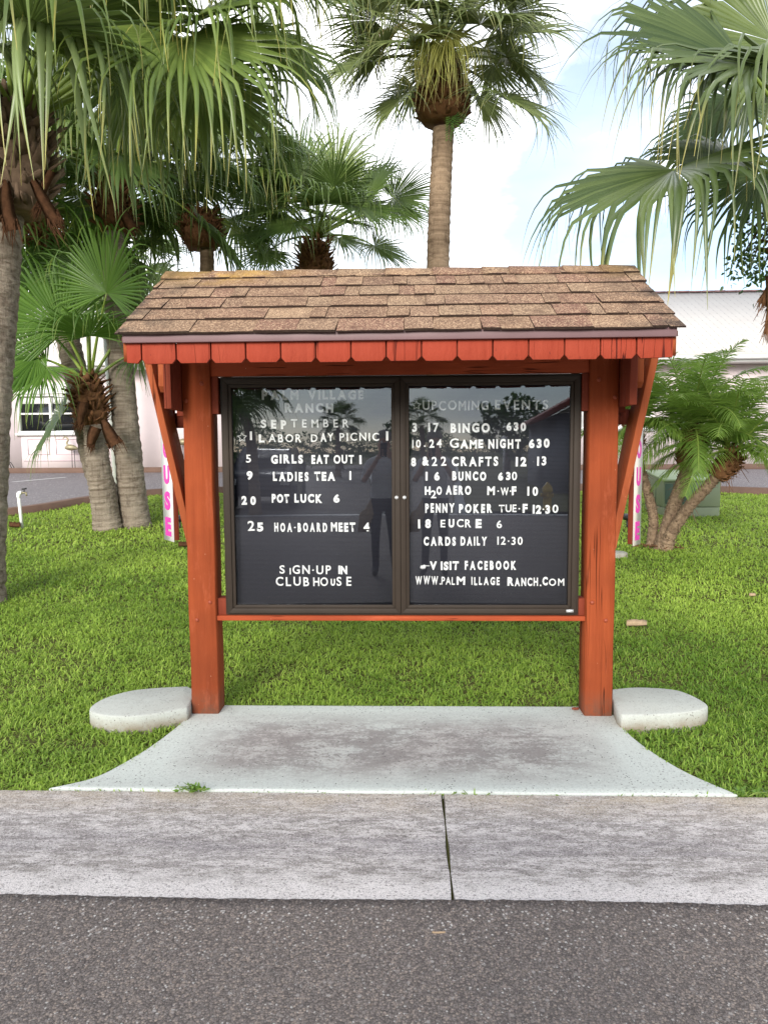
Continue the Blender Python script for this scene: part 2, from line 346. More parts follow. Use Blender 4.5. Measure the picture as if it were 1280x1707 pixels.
M['roofmetal'] = m_roofmetal()
M['pane'] = m_plain('dark_window_pane', (.012, .013, .015), .12, .3, 3, .6)
M['gravel'] = m_plain('tan_gravel', (.42, .33, .24), .9, .5, 25)
M['pvc'] = m_plain('white_pvc', (.74, .74, .70), .45, .1)
M['green_box'] = m_plain('green_cabinet_paint', (.195, .225, .140), .5, .22, 3)
M['green_lid'] = m_plain('pale_green_lid', (.30, .36, .21), .6, .2, 5)  # top of the cabinet in a paler green than its housing
M['green_dark'] = m_plain('dark_green_panel', (.075, .115, .085), .6, .3, 9)
M['black'] = m_plain('black_plastic', (.02, .02, .022), .5)
M['bird'] = m_plain('patina_metal', (.30, .26, .16), .5, .4, 20, .4, .4)
M['chip'] = m_plain('dry_bark_piece', (.38, .27, .17), .9, .4, 30)
M['redchip'] = m_plain('red_wood_chip', (.20, .05, .025), .8)
M['linepaint'] = m_plain('white_line_paint', (.68, .67, .66), .7, .1)
M['bark'] = m_plain('branch_bark', (.15, .11, .08), .9, .4, 12)

# ------------------------------------------------------------------ mesh helpers
class MB:
    def __init__(s): s.v = []; s.f = []; s.a = []; s.n = 0
    def add(s, v, f, var=None):
        v = np.asarray(v, float).reshape(-1, 3); f = np.asarray(f, int)
        if var is None: var = np.tile(np.array([0., RNG.random(), 0.]), (len(v), 1))
        s.v.append(v); s.a.append(np.broadcast_to(np.asarray(var, float), (len(v), 3)))
        if len(f): s.f.append(f + s.n)
        s.n += len(v)
    def box(s, x0, x1, y0, y1, z0, z1, var=None):
        v = [(x, y, z) for z in (z0, z1) for y in (y0, y1) for x in (x0, x1)]
        s.add(v, [(0, 2, 3, 1), (4, 5, 7, 6), (0, 1, 5, 4), (2, 6, 7, 3), (0, 4, 6, 2), (1, 3, 7, 5)], var)
    def bar(s, p, q, w, h, up=(0, 0, 1), var=None, w2=None, h2=None):
        p, q = Vector(p), Vector(q); d = (q-p).normalized(); sd_ = d.cross(Vector(up))
        if sd_.length < 1e-4: sd_ = d.cross(Vector((1, 0, 0)))
        sd_.normalize(); u = sd_.cross(d); w2 = w if w2 is None else w2; h2 = h if h2 is None else h2
        v = []
        for c, a, b in ((p, w, h), (q, w2, h2)):
            v += [c-sd_*a/2-u*b/2, c+sd_*a/2-u*b/2, c+sd_*a/2+u*b/2, c-sd_*a/2+u*b/2]
        s.add([tuple(x) for x in v], [(3, 2, 1, 0), (4, 5, 6, 7), (0, 1, 5, 4), (1, 2, 6, 5), (2, 3, 7, 6), (3, 0, 4, 7)], var)
    def tube(s, pts, rad, n=10, cap=True, jit=0, varlen=True, var1=None):
        P = np.array([tuple(p) for p in pts], float); rad = np.broadcast_to(np.asarray(rad, float), (len(P),))
        T = np.gradient(P, axis=0); T /= np.linalg.norm(T, axis=1)[:, None]+1e-9
        ref = np.array([0, 1., 0]) if abs(T[0][1]) < .9 else np.array([1., 0, 0])
        ln = np.concatenate([[0], np.cumsum(np.linalg.norm(np.diff(P, axis=0), axis=1))])
        th = np.linspace(0, 2*np.pi, n, endpoint=False); V = []; A = []
        for i in range(len(P)):
            a = np.cross(T[i], ref); a /= np.linalg.norm(a); b = np.cross(T[i], a)
            r = rad[i]*(1+jit*(RNG.random(n)-.5))
            V.append(P[i]+np.outer(r*np.cos(th), a)+np.outer(r*np.sin(th), b))
            A.append(np.stack([np.full(n, ln[i]), np.sin(th) if var1 is None else np.full(n, var1), np.cos(th) if var1 is None else np.full(n, var1)], 1))
        V = np.concatenate(V); A = np.concatenate(A); F = []
        for i in range(len(P)-1):
            for j in range(n): F.append((i*n+j, i*n+(j+1) % n, (i+1)*n+(j+1) % n, (i+1)*n+j))
        base = s.n; s.add(V, F, A)
        if cap:
            s.f.append(np.array([[base+j for j in range(n)][::-1]])); s.f.append(np.array([[base+(len(P)-1)*n+j for j in range(n)]]))
    def prism(s, poly, z0, z1, axis='z', var=None):
        """polygon outline extruded; axis 'z': (x,y) between z0 and z1, 'y': (x,z) between y0 and y1, 'x': (y,z) between x0 and x1"""
        n = len(poly)
        def mk(p, h): return (p[0], p[1], h) if axis == 'z' else ((p[0], h, p[1]) if axis == 'y' else (h, p[0], p[1]))
        b = s.n; s.add([mk(p, z0) for p in poly]+[mk(p, z1) for p in poly], [(i, (i+1) % n, n+(i+1) % n, n+i) for i in range(n)], var)
        s.f.append(np.array([[b+i for i in range(n)][::-1]])); s.f.append(np.array([[b+n+i for i in range(n)]]))
    def lathe(s, prof, c, n=16, axis='z', var=None):
        th = np.linspace(0, 2*np.pi, n, endpoint=False); V = []
        for r, h in prof:
            for t in th:
                a, b = r*math.cos(t), r*math.sin(t)
                V.append((c[0]+a, c[1]+b, c[2]+h) if axis == 'z' else ((c[0]+a, c[1]+h, c[2]+b) if axis == 'y' else (c[0]+h, c[1]+a, c[2]+b)))
        F = [(i*n+j, i*n+(j+1) % n, (i+1)*n+(j+1) % n, (i+1)*n+j) for i in range(len(prof)-1) for j in range(n)]
        s.add(V, F, var)
    def build(s, name, mat, parent=None, smooth=False, bevel=0, origin=None):
        V = np.concatenate(s.v); A = np.concatenate(s.a)
        top = parent
        while top is not None and top.parent is not None: top = top.parent
        off = np.array(origin if origin is not None else (top.location if top is not None else (0, 0, 0)), float)
        me = bpy.data.meshes.new(name); me.vertices.add(len(V)); me.vertices.foreach_set('co', (V-off).ravel())
        lv = np.concatenate([f.ravel() for f in s.f]); tot = np.concatenate([np.full(len(f), f.shape[1]) for f in s.f])
        me.loops.add(len(lv)); me.loops.foreach_set('vertex_index', lv.astype(np.int32))
        me.polygons.add(len(tot)); st = np.concatenate([[0], np.cumsum(tot)[:-1]])
        me.polygons.foreach_set('loop_start', st.astype(np.int32)); me.polygons.foreach_set('loop_total', tot.astype(np.int32))
        at_ = me.attributes.new('var', 'FLOAT_VECTOR', 'POINT'); at_.data.foreach_set('vector', A.ravel())
        me.update(calc_edges=True); me.validate()
        if smooth: me.polygons.foreach_set('use_smooth', np.ones(len(tot), bool))
        me.materials.append(M[mat] if isinstance(mat, str) else mat)
        o = bpy.data.objects.new(name, me); S.collection.objects.link(o)
        if parent is not None: o.parent = parent
        elif origin is not None: o.location = origin
        if bevel:
            b = o.modifiers.new('Bevel', 'BEVEL'); b.width = bevel; b.segments = 2; b.limit_method = 'ANGLE'; b.angle_limit = R(40)
        return o
def tag(o, label=None, cat=None, group=None, kind=None):
    if label: o['label'] = label
    if cat: o['category'] = cat
    if group: o['group'] = group
    if kind: o['kind'] = kind
    return o
def thing(name, label, cat, loc, group=None):
    o = bpy.data.objects.new(name, None); S.collection.objects.link(o); o.location = loc; o.empty_display_size = .1
    return tag(o, label, cat, group)
def gz(y):
    y = np.asarray(y, float); return np.where(y < 4.2, 0, np.where(y < 21, .06*(y-4.2), 1.008))
def gzf(y): return float(gz(y))

# glyphs of the built-in font, read once each as a mesh
GL = {}
def glyph(ch, wt):
    key = (ch, wt)
    if key in GL: return GL[key]
    c = bpy.data.curves.new('glyph', 'FONT'); c.body = ch; c.size = 1; c.offset = wt; c.extrude = .03; c.resolution_u = 4
    o = bpy.data.objects.new('glyph', c); S.collection.objects.link(o); bpy.context.view_layer.update()
    me = bpy.data.meshes.new_from_object(o.evaluated_get(bpy.context.evaluated_depsgraph_get()))
    v = np.array([tuple(x.co) for x in me.vertices]); f = [tuple(p.vertices) for p in me.polygons]
    bpy.data.objects.remove(o); bpy.data.curves.remove(c); bpy.data.meshes.remove(me)
    GL[key] = (v, f); return GL[key]
CAPH = None
def put_glyph(mb, ch, wt, x, z, w, h, y, depth=.004, ang=0, face=None):
    """glyph scaled to w x h with its lower left corner at (x, z), facing -y; face=(origin, right vector) for a turned board"""
    v, f = glyph(ch, wt); lo, hi = v.min(0), v.max(0); sx = w/max(hi[0]-lo[0], 1e-6); sz = h/max(hi[1]-lo[1], 1e-6)
    lx = (v[:, 0]-lo[0])*sx; lz = (v[:, 1]-lo[1])*sz; ly = (v[:, 2]-lo[2])/(hi[2]-lo[2])*depth
    if ang:
        cx, cz = w/2, h/2; a, b = lx-cx, lz-cz; lx = cx+a*math.cos(ang)-b*math.sin(ang); lz = cz+a*math.sin(ang)+b*math.cos(ang)
    if face is None: V = np.stack([x+lx, y-ly, z+lz], 1)
    else:
        o, rv, nv = face
        V = np.array(o)[None]+np.outer(x+lx, rv)+np.outer(ly, nv)+np.outer(z+lz, (0, 0, 1))
    base = mb.n; mb.add(V, np.zeros((0, 3), int)); 
    for p in f: mb.f.append(np.array([[base+i for i in p]]))
def nat_w(ch, wt):
    v, f = glyph(ch, wt); return v[:, 0].max()-v[:, 0].min()

# ------------------------------------------------------------------ ground, road, slab (setting)
def sheet(name, xs, ys, zf, mat):
    X, Y = np.meshgrid(xs, ys); Z = zf(X, Y); nx, ny = len(xs), len(ys)
    I = np.arange(nx*ny).reshape(ny, nx)
    F = np.stack([I[:-1, :-1], I[:-1, 1:], I[1:, 1:], I[1:, :-1]], -1).reshape(-1, 4)
    b = MB(); b.add(np.stack([X, Y, Z], -1), F); return tag(b.build(name, mat, smooth=True), kind='structure')
sheet('ground', np.array([-900, -200, -60, -30, -15, -8, -4, 0, 4, 8, 15, 30, 60, 200, 900.]),
      np.array([-900, -200, -60, -20, -9, 2, 3, 4.2, 6, 8, 10, 12, 14, 16, 18, 21, 25, 40, 100, 300, 900.]), lambda X, Y: gz(Y)-.035, 'soil')

b = MB()                                                            # road, its edge slightly ragged over the gutter
xs = np.concatenate([[-80, -20, -8], np.arange(-4, 4.01, .02), [8, 20, 80]])
ed = 2.325 + .006*np.sin(xs*3.1)+.008*np.sin(xs*.9+1)+.007*(RNG.random(len(xs))-.5)
ys_ = [-8.4, -4, -1, 1, 2]
V = []
for y in ys_: V += [(x, y, -.012) for x in xs]
V += [(x, e-.05, -.0075) for x, e in zip(xs, ed)]+[(x, e, -.0055) for x, e in zip(xs, ed)]; V += [(x, e+.004, -.03) for x, e in zip(xs, ed)]
n = len(xs); F = [(r*n+i, r*n+i+1, (r+1)*n+i+1, (r+1)*n+i) for r in range(len(ys_)+2) for i in range(n-1)]
b.add(V, F); tag(b.build('road', 'asphalt'), kind='structure')

b = MB()                                                            # valley gutter cast in panels with open joints
def gpanel(x0, x1):
    ys = np.linspace(2.31, 3.088, 9); xs = np.linspace(x0, x1, 24)
    for j in range(8):
        for i in range(23):
            pass
    X, Y = np.meshgrid(xs, ys); t = (Y-2.31)/.778
    Z = -.007-.018*np.sin(np.pi*t)
    X = X + (np.where(xs == x0, 1, 0)+np.where(xs == x1, 1, 0))[None]*.003*np.sin(Y*17+x0)
    I = np.arange(24*9).reshape(9, 24); F = np.stack([I[:-1, :-1], I[:-1, 1:], I[1:, 1:], I[1:, :-1]], -1).reshape(-1, 4)
    b.add(np.stack([X, Y, Z], -1), F)
    for cx_ in (x0, x1):
        y = ys; zt = -.007-.018*np.sin(np.pi*(y-2.31)/.778)
        V = [(cx_, a, z) for a, z in zip(y, zt)]+[(cx_, a, -.06) for a in y]
        b.add(V, [(i, i+1, 9+i+1, 9+i) for i in range(8)])
    V = [(x, 3.088, -.007) for x in xs]+[(x, 3.088, -.06) for x in xs]; b.add(V, [(i, i+1, 24+i+1, 24+i) for i in range(23)])
for k in range(-7, 7): gpanel(.155+3.05*k, .145+3.05*(k+1))
tag(b.build('gutter', 'gutter', smooth=False), kind='structure')

CX, D = -.052, 4.03
SLAB_L = [(-1.655, 3.10), (-1.50, 3.20), (-1.42, 3.348), (-1.35, 3.563), (-1.303, 3.80), (-1.285, 3.965), (-1.29, 4.06), (-1.25, 4.175)]
SLAB_R = [(1.46, 3.10), (1.327, 3.30), (1.251, 3.487), (1.200, 3.685), (1.180, 3.87), (1.185, 4.03), (1.13, 4.185)]
SLAB = SLAB_L[::-1]+SLAB_R
def smooth_poly(pts, closed=False, n=6):
    out = []; P = [Vector((*p, 0)) for p in pts]; N = len(P)
    for i in range(N if closed else N-1):
        p0, p1, p2, p3 = P[(i-1) % N] if (closed or i > 0) else P[i], P[i], P[(i+1) % N], P[(i+2) % N] if (closed or i+2 < N) else P[i+1]
        for k in range(n):
            t = k/n; out.append(.5*((2*p1)+(p2-p0)*t+(2*p0-5*p1+4*p2-p3)*t*t+(3*p1-p0-3*p2+p3)*t**3))
    if not closed: out.append(P[-1])
    return [(p.x, p.y) for p in out]
SLABP = smooth_poly(SLAB_L, n=5)[::-1]
front = [(x, 3.10+.004*math.sin(x*7)) for x in np.linspace(-1.6, 1.4, 14)]
SLABP = smooth_poly(SLAB_L[::-1], n=5)+front+smooth_poly(SLAB_R, n=5)
b = MB(); b.prism(SLABP, -.06, 0); tag(b.build('concrete_apron', 'slab', bevel=.006), kind='structure')

# lot behind the lawn, its kerb and the gravel bed
KERB = smooth_poly([(-14, 9.6), (-9.5, 10.6), (-6.99, 11.96), (-6.2, 13.7), (-5.2, 14.85), (-2.5, 15.35), (1.5, 15.45), (5.08, 15.29), (7.2, 14.5), (10, 13.6), (16, 12.6)], n=5)
b = MB(); n = len(KERB)
rows = np.linspace(0, 1, 8); V = []
for t in rows:
    for x, y in KERB: yy = y+(19.95-y)*t; V.append((x, yy, gzf(yy)-.012))
b.add(V, [(r*n+i, r*n+i+1, (r+1)*n+i+1, (r+1)*n+i) for r in range(7) for i in range(n-1)])
tag(b.build('parking_lot', 'lot', smooth=True), kind='structure')
b = MB(); V = []
for i, (x, y) in enumerate(KERB):
    a = Vector((KERB[min(i+1, n-1)][0]-KERB[max(i-1, 0)][0], KERB[min(i+1, n-1)][1]-KERB[max(i-1, 0)][1], 0)).normalized(); nn = Vector((a.y, -a.x, 0))
    z = gzf(y); V += [(x+nn.x*.16, y+nn.y*.16, z-.05), (x+nn.x*.15, y+nn.y*.15, z+.10), (x, y, z+.11), (x-nn.x*.01, y-nn.y*.01, z-.05)]
b.add(V, [(4*i+k, 4*i+k+1, 4*i+4+k+1, 4*i+4+k) for i in range(n-1) for k in range(3)])
tag(b.build('kerb', 'kerb'), kind='structure')
b = MB()
for (x0, y0), (x1, y1) in (((-9.85, 17.46), (-9.05, 18.63)), ((-12.6, 17.3), (-11.7, 18.7)), ((7.0, 16.6), (7.6, 18.9)), ((9.4, 16.6), (10.2, 18.9))):
    d = Vector((x1-x0, y1-y0, 0)).normalized()*.0; px = .05
    b.add([(x0-px, y0, gzf(y0)-.006), (x0+px, y0, gzf(y0)-.006), (x1+px, y1, gzf(y1)-.006), (x1-px, y1, gzf(y1)-.006)], [(0, 1, 2, 3)])
tag(b.build('parking_line', 'linepaint'), kind='structure')
b = MB(); b.box(-16, 16, 19.9, 20.06, .85, gzf(20)+.13)
tag(b.build('bed_edging', 'kerb'), kind='structure')
b = MB()
for _ in range(2600):
    x, y = random.uniform(-13, 12), random.uniform(20.1, 20.75); r = random.uniform(.025, .06)
    pts = [(x+r*random.uniform(.8, 1.2)*a, y+r*c_, gzf(y)+.03+r*.7*e) for a, c_, e in ((1, 0, 0), (-1, 0, 0), (0, 1, 0), (0, -1, 0), (0, 0, 1), (0, 0, -.3))]
    b.add(pts, [(0, 2, 4), (2, 1, 4), (1, 3, 4), (3, 0, 4), (2, 0, 5), (1, 2, 5), (3, 1, 5), (0, 3, 5)])
tag(b.build('gravel', 'gravel'), 'tan gravel strip at the foot of the pink wall', 'gravel', kind='stuff')

# ------------------------------------------------------------------ the message board
SGN = thing('message_board', 'rust red timber message board with shingled roof and two letter panels', 'notice board', (CX, D+.07, 0))
PW, PD = .16, .145
def mirror(x): return 2*CX-x
for s in (-1, 1):
    x0, x1 = sorted((CX+s*1.22, CX+s*(1.22-PW)))
    b = MB()
    zs = np.linspace(-.03, 2.2, 24)                                 # slightly waney timber
    ch = .006
    for_ = []
    prof = [(x0+ch, D), (x1-ch, D), (x1, D+ch), (x1, D+PD-ch), (x1-ch, D+PD), (x0+ch, D+PD), (x0, D+PD-ch), (x0, D+ch)]
    V = []
    for z in zs:
        j = .0015*math.sin(z*9+s); V += [(px+j, py+j*.5, z) for px, py in prof]
    F = [(8*i+k, 8*i+(k+1) % 8, 8*i+8+(k+1) % 8, 8*i+8+k) for i in range(len(zs)-1) for k in range(8)]
    b.add(V, F); p = b.build('post', 'post', SGN)
    for dx, z in ((1.106, 1.914), (1.197, 1.818), (1.093, .664), (1.172, .560)):
        q = MB(); q.lathe([(.0001, -.009), (.006, -.0085), (.0105, -.005), (.0125, 0), (.0125, .003)], (CX+s*dx, D, z), 12, 'y'); q.build('bolt', 'bolt', p, smooth=True)
# beams and rails
b = MB(); b.box(CX-1.06, CX+1.06, D+.02, D+.06, 1.955, 2.16); b.build('header_beam', 'rail', SGN, bevel=.003)
b = MB(); b.box(CX-1.06, CX+1.06, D+.015, D+.125, .552, .580); b.build('bottom_rail', 'rail', SGN, bevel=.003)
for s in (-1, 1):                                                   # cleats that fill the gap beside the cabinet
    x0, x1 = sorted((CX+s*1.0595, CX+s*1.02)); b = MB(); b.box(x0, x1, D+.02, D+.10, 1.745, 1.953); b.build('cleat', 'cleat', SGN, bevel=.002)
    x0, x1 = sorted((CX+s*1.0595, CX+s*1.00)); b = MB(); b.box(x0, x1, D+.035, D+.12, .5815, .68); b.build('cleat', 'cleat', SGN, bevel=.002)
for s in (-1, 1):                                                   # cross beams that carry the roof and the shorter lookouts
    x0, x1 = sorted((CX+s*1.222, CX+s*1.262)); b = MB(); b.box(x0, x1, D-.18, D+.42, 1.765, 2.10); b.build('cross_beam', 'cleat', SGN, bevel=.003)
    x0, x1 = sorted((CX+s*1.222, CX+s*1.30)); b = MB(); b.box(x0, x1, D+.147, D+.19, 1.74, 2.10); b.build('cross_beam', 'cleat', SGN, bevel=.003)
    x0, x1 = sorted((CX+s*1.320, CX+s*1.365))
    b = MB(); b.prism([(D-.02, 2.10), (D-.02, 1.90), (D+.01, 1.868), (D+.20, 1.868), (D+.20, 2.10)], x0-s*.02, x1-s*.02, 'x'); b.build('lookout', 'brace', SGN, bevel=.002)
    # slanting brace from post side up to the roof edge
    if s < 0: top, bot = at(240.5, 600, D+.01), at(313, 915, D+.01)
    else: top, bot = at(1096, 598, D+.01), at(1027, 915, D+.01)
    top.z += .10; top.x += s*.025
    tw = .040; dep = .19; V = []
    for P_ in (top, bot):
        for dx in (0, -s*tw):
            for dy in (0, dep): V.append((P_.x+dx, P_.y+dy, P_.z))
    b = MB(); b.add(V, [(0, 2, 3, 1), (4, 5, 7, 6), (0, 4, 6, 2), (1, 3, 7, 5), (0, 1, 5, 4), (2, 6, 7, 3)]); b.build('brace', 'brace', SGN, bevel=.003)

# roof
WE, DE, ZE, DR, ZR = 1.287, 3.322, 2.075, 4.096, 2.535
DB = 2*DR-DE
b = MB()                                                            # deck, two thick planes
for sy in (-1, 1):
    ye = DR+sy*(DR-DE-.012)
    b.prism([(ye, ZE-.012), (DR-sy*.0, ZR-.012), (DR, ZR-.035), (ye, ZE-.035)], CX-WE+.012, CX+WE-.012, 'x')
b.build('roof_deck', 'soffit', SGN)
for s in (-1, 1):
    b = MB(); x0, x1 = sorted((CX+s*(WE-.012), CX+s*(WE-.034)))
    b.prism([(DE+.03, ZE-.036), (DR, ZR-.036), (DB-.03, ZE-.036), (DB-.03, ZE-.12), (DR, ZR-.15), (DE+.03, ZE-.12)], x0, x1, 'x')
    b.build('barge_board', 'brace', SGN)
for s in (-1, 1):
    b = MB(); x = CX+s*1.15
    b.prism([(DE+.05, ZE-.037), (DR, ZR-.037), (DB-.05, ZE-.037), (DB-.05, ZE-.10), (DR, ZR-.12), (DE+.05, ZE-.10)], x-.02, x+.02, 'x'); b.build('rafter', 'brace', SGN)
b = MB(); b.box(CX-WE+.018, CX+WE-.018, DE+.004, DE+.026, ZE-.036, ZE+.006); b.build('fascia', 'fascia', SGN, bevel=.002); b = MB(); b.box(CX-WE+.018, CX+WE-.018, DB-.026, DB-.004, ZE-.036, ZE+.006)
b.build('fascia', 'fascia', SGN, bevel=.002)
b = MB(); b.box(CX-WE+.03, CX+WE-.03, DE+.045, DE+.08, ZE-.108, ZE-.037); b.build('eave_beam', 'cleat', SGN, bevel=.002)

def slope_pt(u, x, sy, lift):
    """u = metres up the slope from the eave"""
    L_ = math.hypot(DR-DE, ZR-ZE); cy, cz = (DR-DE)/L_, (ZR-ZE)/L_
    y = DE+cy*u; z = ZE+cz*u
    y -= cz*lift; z += cy*lift
    if sy > 0: y = 2*DR-y
    return (x, y, z)
b = MB(); LS = math.hypot(DR-DE, ZR-ZE); rows = 5; ex = (LS-.13)/rows
for sy in (-1, 1):
    for r in range(rows+1):
        u0 = r*ex-(.012 if r == 0 else 0); u1 = u0+ex*1.35 if r < rows else LS
        x = CX-WE-.012 + (-.2 if r % 2 else -.05)
        up = random.random() < .5
        while x < CX+WE+.012:
            wd = random.choice([.075, .1, .13, .16, .2, .26, .3]) * random.uniform(.9, 1.1)
            a, c_ = max(x, CX-WE-.012), min(x+wd, CX+WE+.012)
            x += wd; up = not up if random.random() < .85 else up
            if c_-a < .012: continue
            th = .0125 if up else .0075; lf0 = .002; tone = random.random()
            if up: tone = min(1, tone*.7+.3)
            sk = random.uniform(-.004, .004); wv = [random.uniform(-.003, .003) for _ in range(3)]
            nx = 4; V = []; A = []
            for q in range(nx+1):
                xx = a+.0012+(c_-a-.0024)*q/nx; wob = .0022*math.sin(xx*6+r*2)+.0015*math.sin(xx*23+r)
                V += [slope_pt(u0+wob, xx+sk, sy, lf0+.004), slope_pt(u0+wob, xx+sk, sy, lf0+.004+th), slope_pt(u1, xx-sk, sy, lf0+.001+th*.2)]
            nv = len(V)
            # top surface
            base = V; F = []
            for q in range(nx): F.append((3*q+1, 3*q+4, 3*q+5, 3*q+2))
            b.add(base, F, [(0, tone, 0)]*nv)
            F2 = []
            for q in range(nx): F2.append((3*q, 3*q+3, 3*q+4, 3*q+1))
            b.add(base, F2, [(0, tone, .92)]*nv)                    # cut edge of the felt is near black
            b.add([base[0], base[1], base[2], base[-3], base[-2], base[-1]], [(0, 1, 2), (3, 5, 4)], [(0, tone, .75)]*6)
b.build('roof_shingles', 'shingle', SGN)
b = MB(); x = CX-WE-.014                                            # ridge caps folded over the top
L_ = LS
while x < CX+WE:
    wd = random.choice([.14, .2, .26, .31])*random.uniform(.95, 1.05); c_ = min(x+wd, CX+WE+.014); tone = random.random()
    h0, h1 = .019, .012
    V = []
    for xx, lf in ((x-.0, h0), (c_+.015 if c_ < CX+WE else c_, h1)):
        V += [slope_pt(L_-.13, xx, -1, lf-.008), slope_pt(L_-.128, xx, -1, lf+.001), slope_pt(L_-.02, xx, -1, lf+.003), slope_pt(L_-.02, xx, 1, lf+.003), slope_pt(L_-.128, xx, 1, lf+.001), slope_pt(L_-.13, xx, 1, lf-.008)]
    A = [(0, tone, .9 if i % 6 in (0, 5) else 0) for i in range(12)]
    b.add(V, [(i, i+6, i+7, i+1) for i in range(5)]+[(0, 1, 2, 3), (3, 4, 5, 0), (9, 8, 7, 6), (6, 11, 10, 9)], A)
    x = c_
b.build('ridge_cap', 'shingle', SGN)

# valance of notched boards under the eave
VX0, VX1 = CX-1.2636, CX+1.2636
edges = [VX0, VX0+.074]
while edges[-1]+.1633 < VX1-.03: edges.append(edges[-1]+.1633)
edges.append(VX1)
for i in range(len(edges)-1):
    a, c_ = edges[i]+.0034, edges[i+1]-.0034; zt, zb = ZE-.030, 1.945+random.uniform(-.0015, .0015); ch = .019; zt -= 0
    poly = [(a, zt), (c_, zt)]
    poly += [(c_, zb+ch), (c_-ch*.9, zb)] if i < len(edges)-2 else [(c_, zb+.004)]
    poly += [(a+ch*.9, zb), (a, zb+ch)] if i > 0 else [(a, zb+.004)]
    y0 = DE+.0265+random.uniform(0, .002)
    b = MB(); b.prism(poly, y0-.0, y0+.0175, 'y', (0, random.random(), 0)); b.build('valance_board', 'valance', SGN, bevel=.0015)

# cabinet
CY = D+.03
def frame_rect(mb, x0, x1, z0, z1, w, y0, y1, wb=None):
    wb = w if wb is None else wb
    o = [(x0, z0), (x1, z0), (x1, z1), (x0, z1)]; i = [(x0+w, z0+wb), (x1-w, z0+wb), (x1-w, z1-w), (x0+w, z1-w)]
    for k in range(4):
        j = (k+1) % 4; q = [o[k], o[j], i[j], i[k]]
        mb.prism(q, y0, y1, 'y')
CXL, CXR, CZ0, CZ1 = -1.062, .972, .5825, 1.952
b = MB(); frame_rect(b, CXL, CXR, CZ0, CZ1, .030, CY+.004, CY+.10); b.box(CXL+.002, CXR-.002, CY+.10, CY+.112, CZ0+.002, CZ1-.002)
CAB = b.build('cabinet_case', 'bronze', SGN, bevel=.002)
XM = -.043
boards = []
for s, x0, x1, gx0, gx1 in ((-1, CXL+.014, XM-.001, -1.001, -.088), (1, XM+.001, CXR-.014, .014, .917)):
    b = MB(); frame_rect(b, x0, x1, CZ0+.012, CZ1-.012, .030, CY-.012, CY+.010)
    frame_rect(b, x0+.0302, x1-.0302, CZ0+.042, CZ1-.0422, .018, CY-.004, CY+.014)
    dr = b.build('door', 'bronze', SGN, bevel=.002)
    # glazing sits a little askew in its rebate and bows out slightly
    b = MB(); ga, gc = x0+.040, x1-.040; za, zc = CZ0+.055, CZ1-.055; NX, NZ = 16, 16; V = []
    for j in range(NZ+1):
        for i in range(NX+1):
            u, v_ = i/NX, j/NZ
            yy = CY+.030 + s*(-.014)*(u-.5)*2 - .0012*(1-(2*u-1)**2)*(1-(2*v_-1)**2)
            yy += .004*(v_-.5)*2*0
            V.append((ga+(gc-ga)*u, yy, za+(zc-za)*v_))
    I = np.arange((NX+1)*(NZ+1)).reshape(NZ+1, NX+1)
    b.add(V, np.stack([I[:-1, :-1], I[:-1, 1:], I[1:, 1:], I[1:, :-1]], -1).reshape(-1, 4)); b.build('glazing', 'glass', dr, smooth=True)
    lx = XM+s*.022; lz = at(657, 829, CY).z
    q = MB(); q.lathe([(.0001, -.010), (.005, -.010), (.0051, -.007), (.009, -.007), (.0105, -.004), (.0105, .002)], (lx, CY-.012, lz), 14, 'y'); q.build('lock', 'lock', dr)
    b = MB(); b.box(gx0-.03, gx1+.03, CY+.068, CY+.078, CZ0+.02, CZ1-.02); boards.append(b.build('letter_board', 'felt', SGN))
b = MB(); t0 = at(944, 1016.5, CY-.016); t1 = at(956, 1021, CY-.016); b.box(t0.x, t1.x, CY-.0165, CY-.0125, t1.z, t0.z); b.build('name_plate', 'lock', SGN)

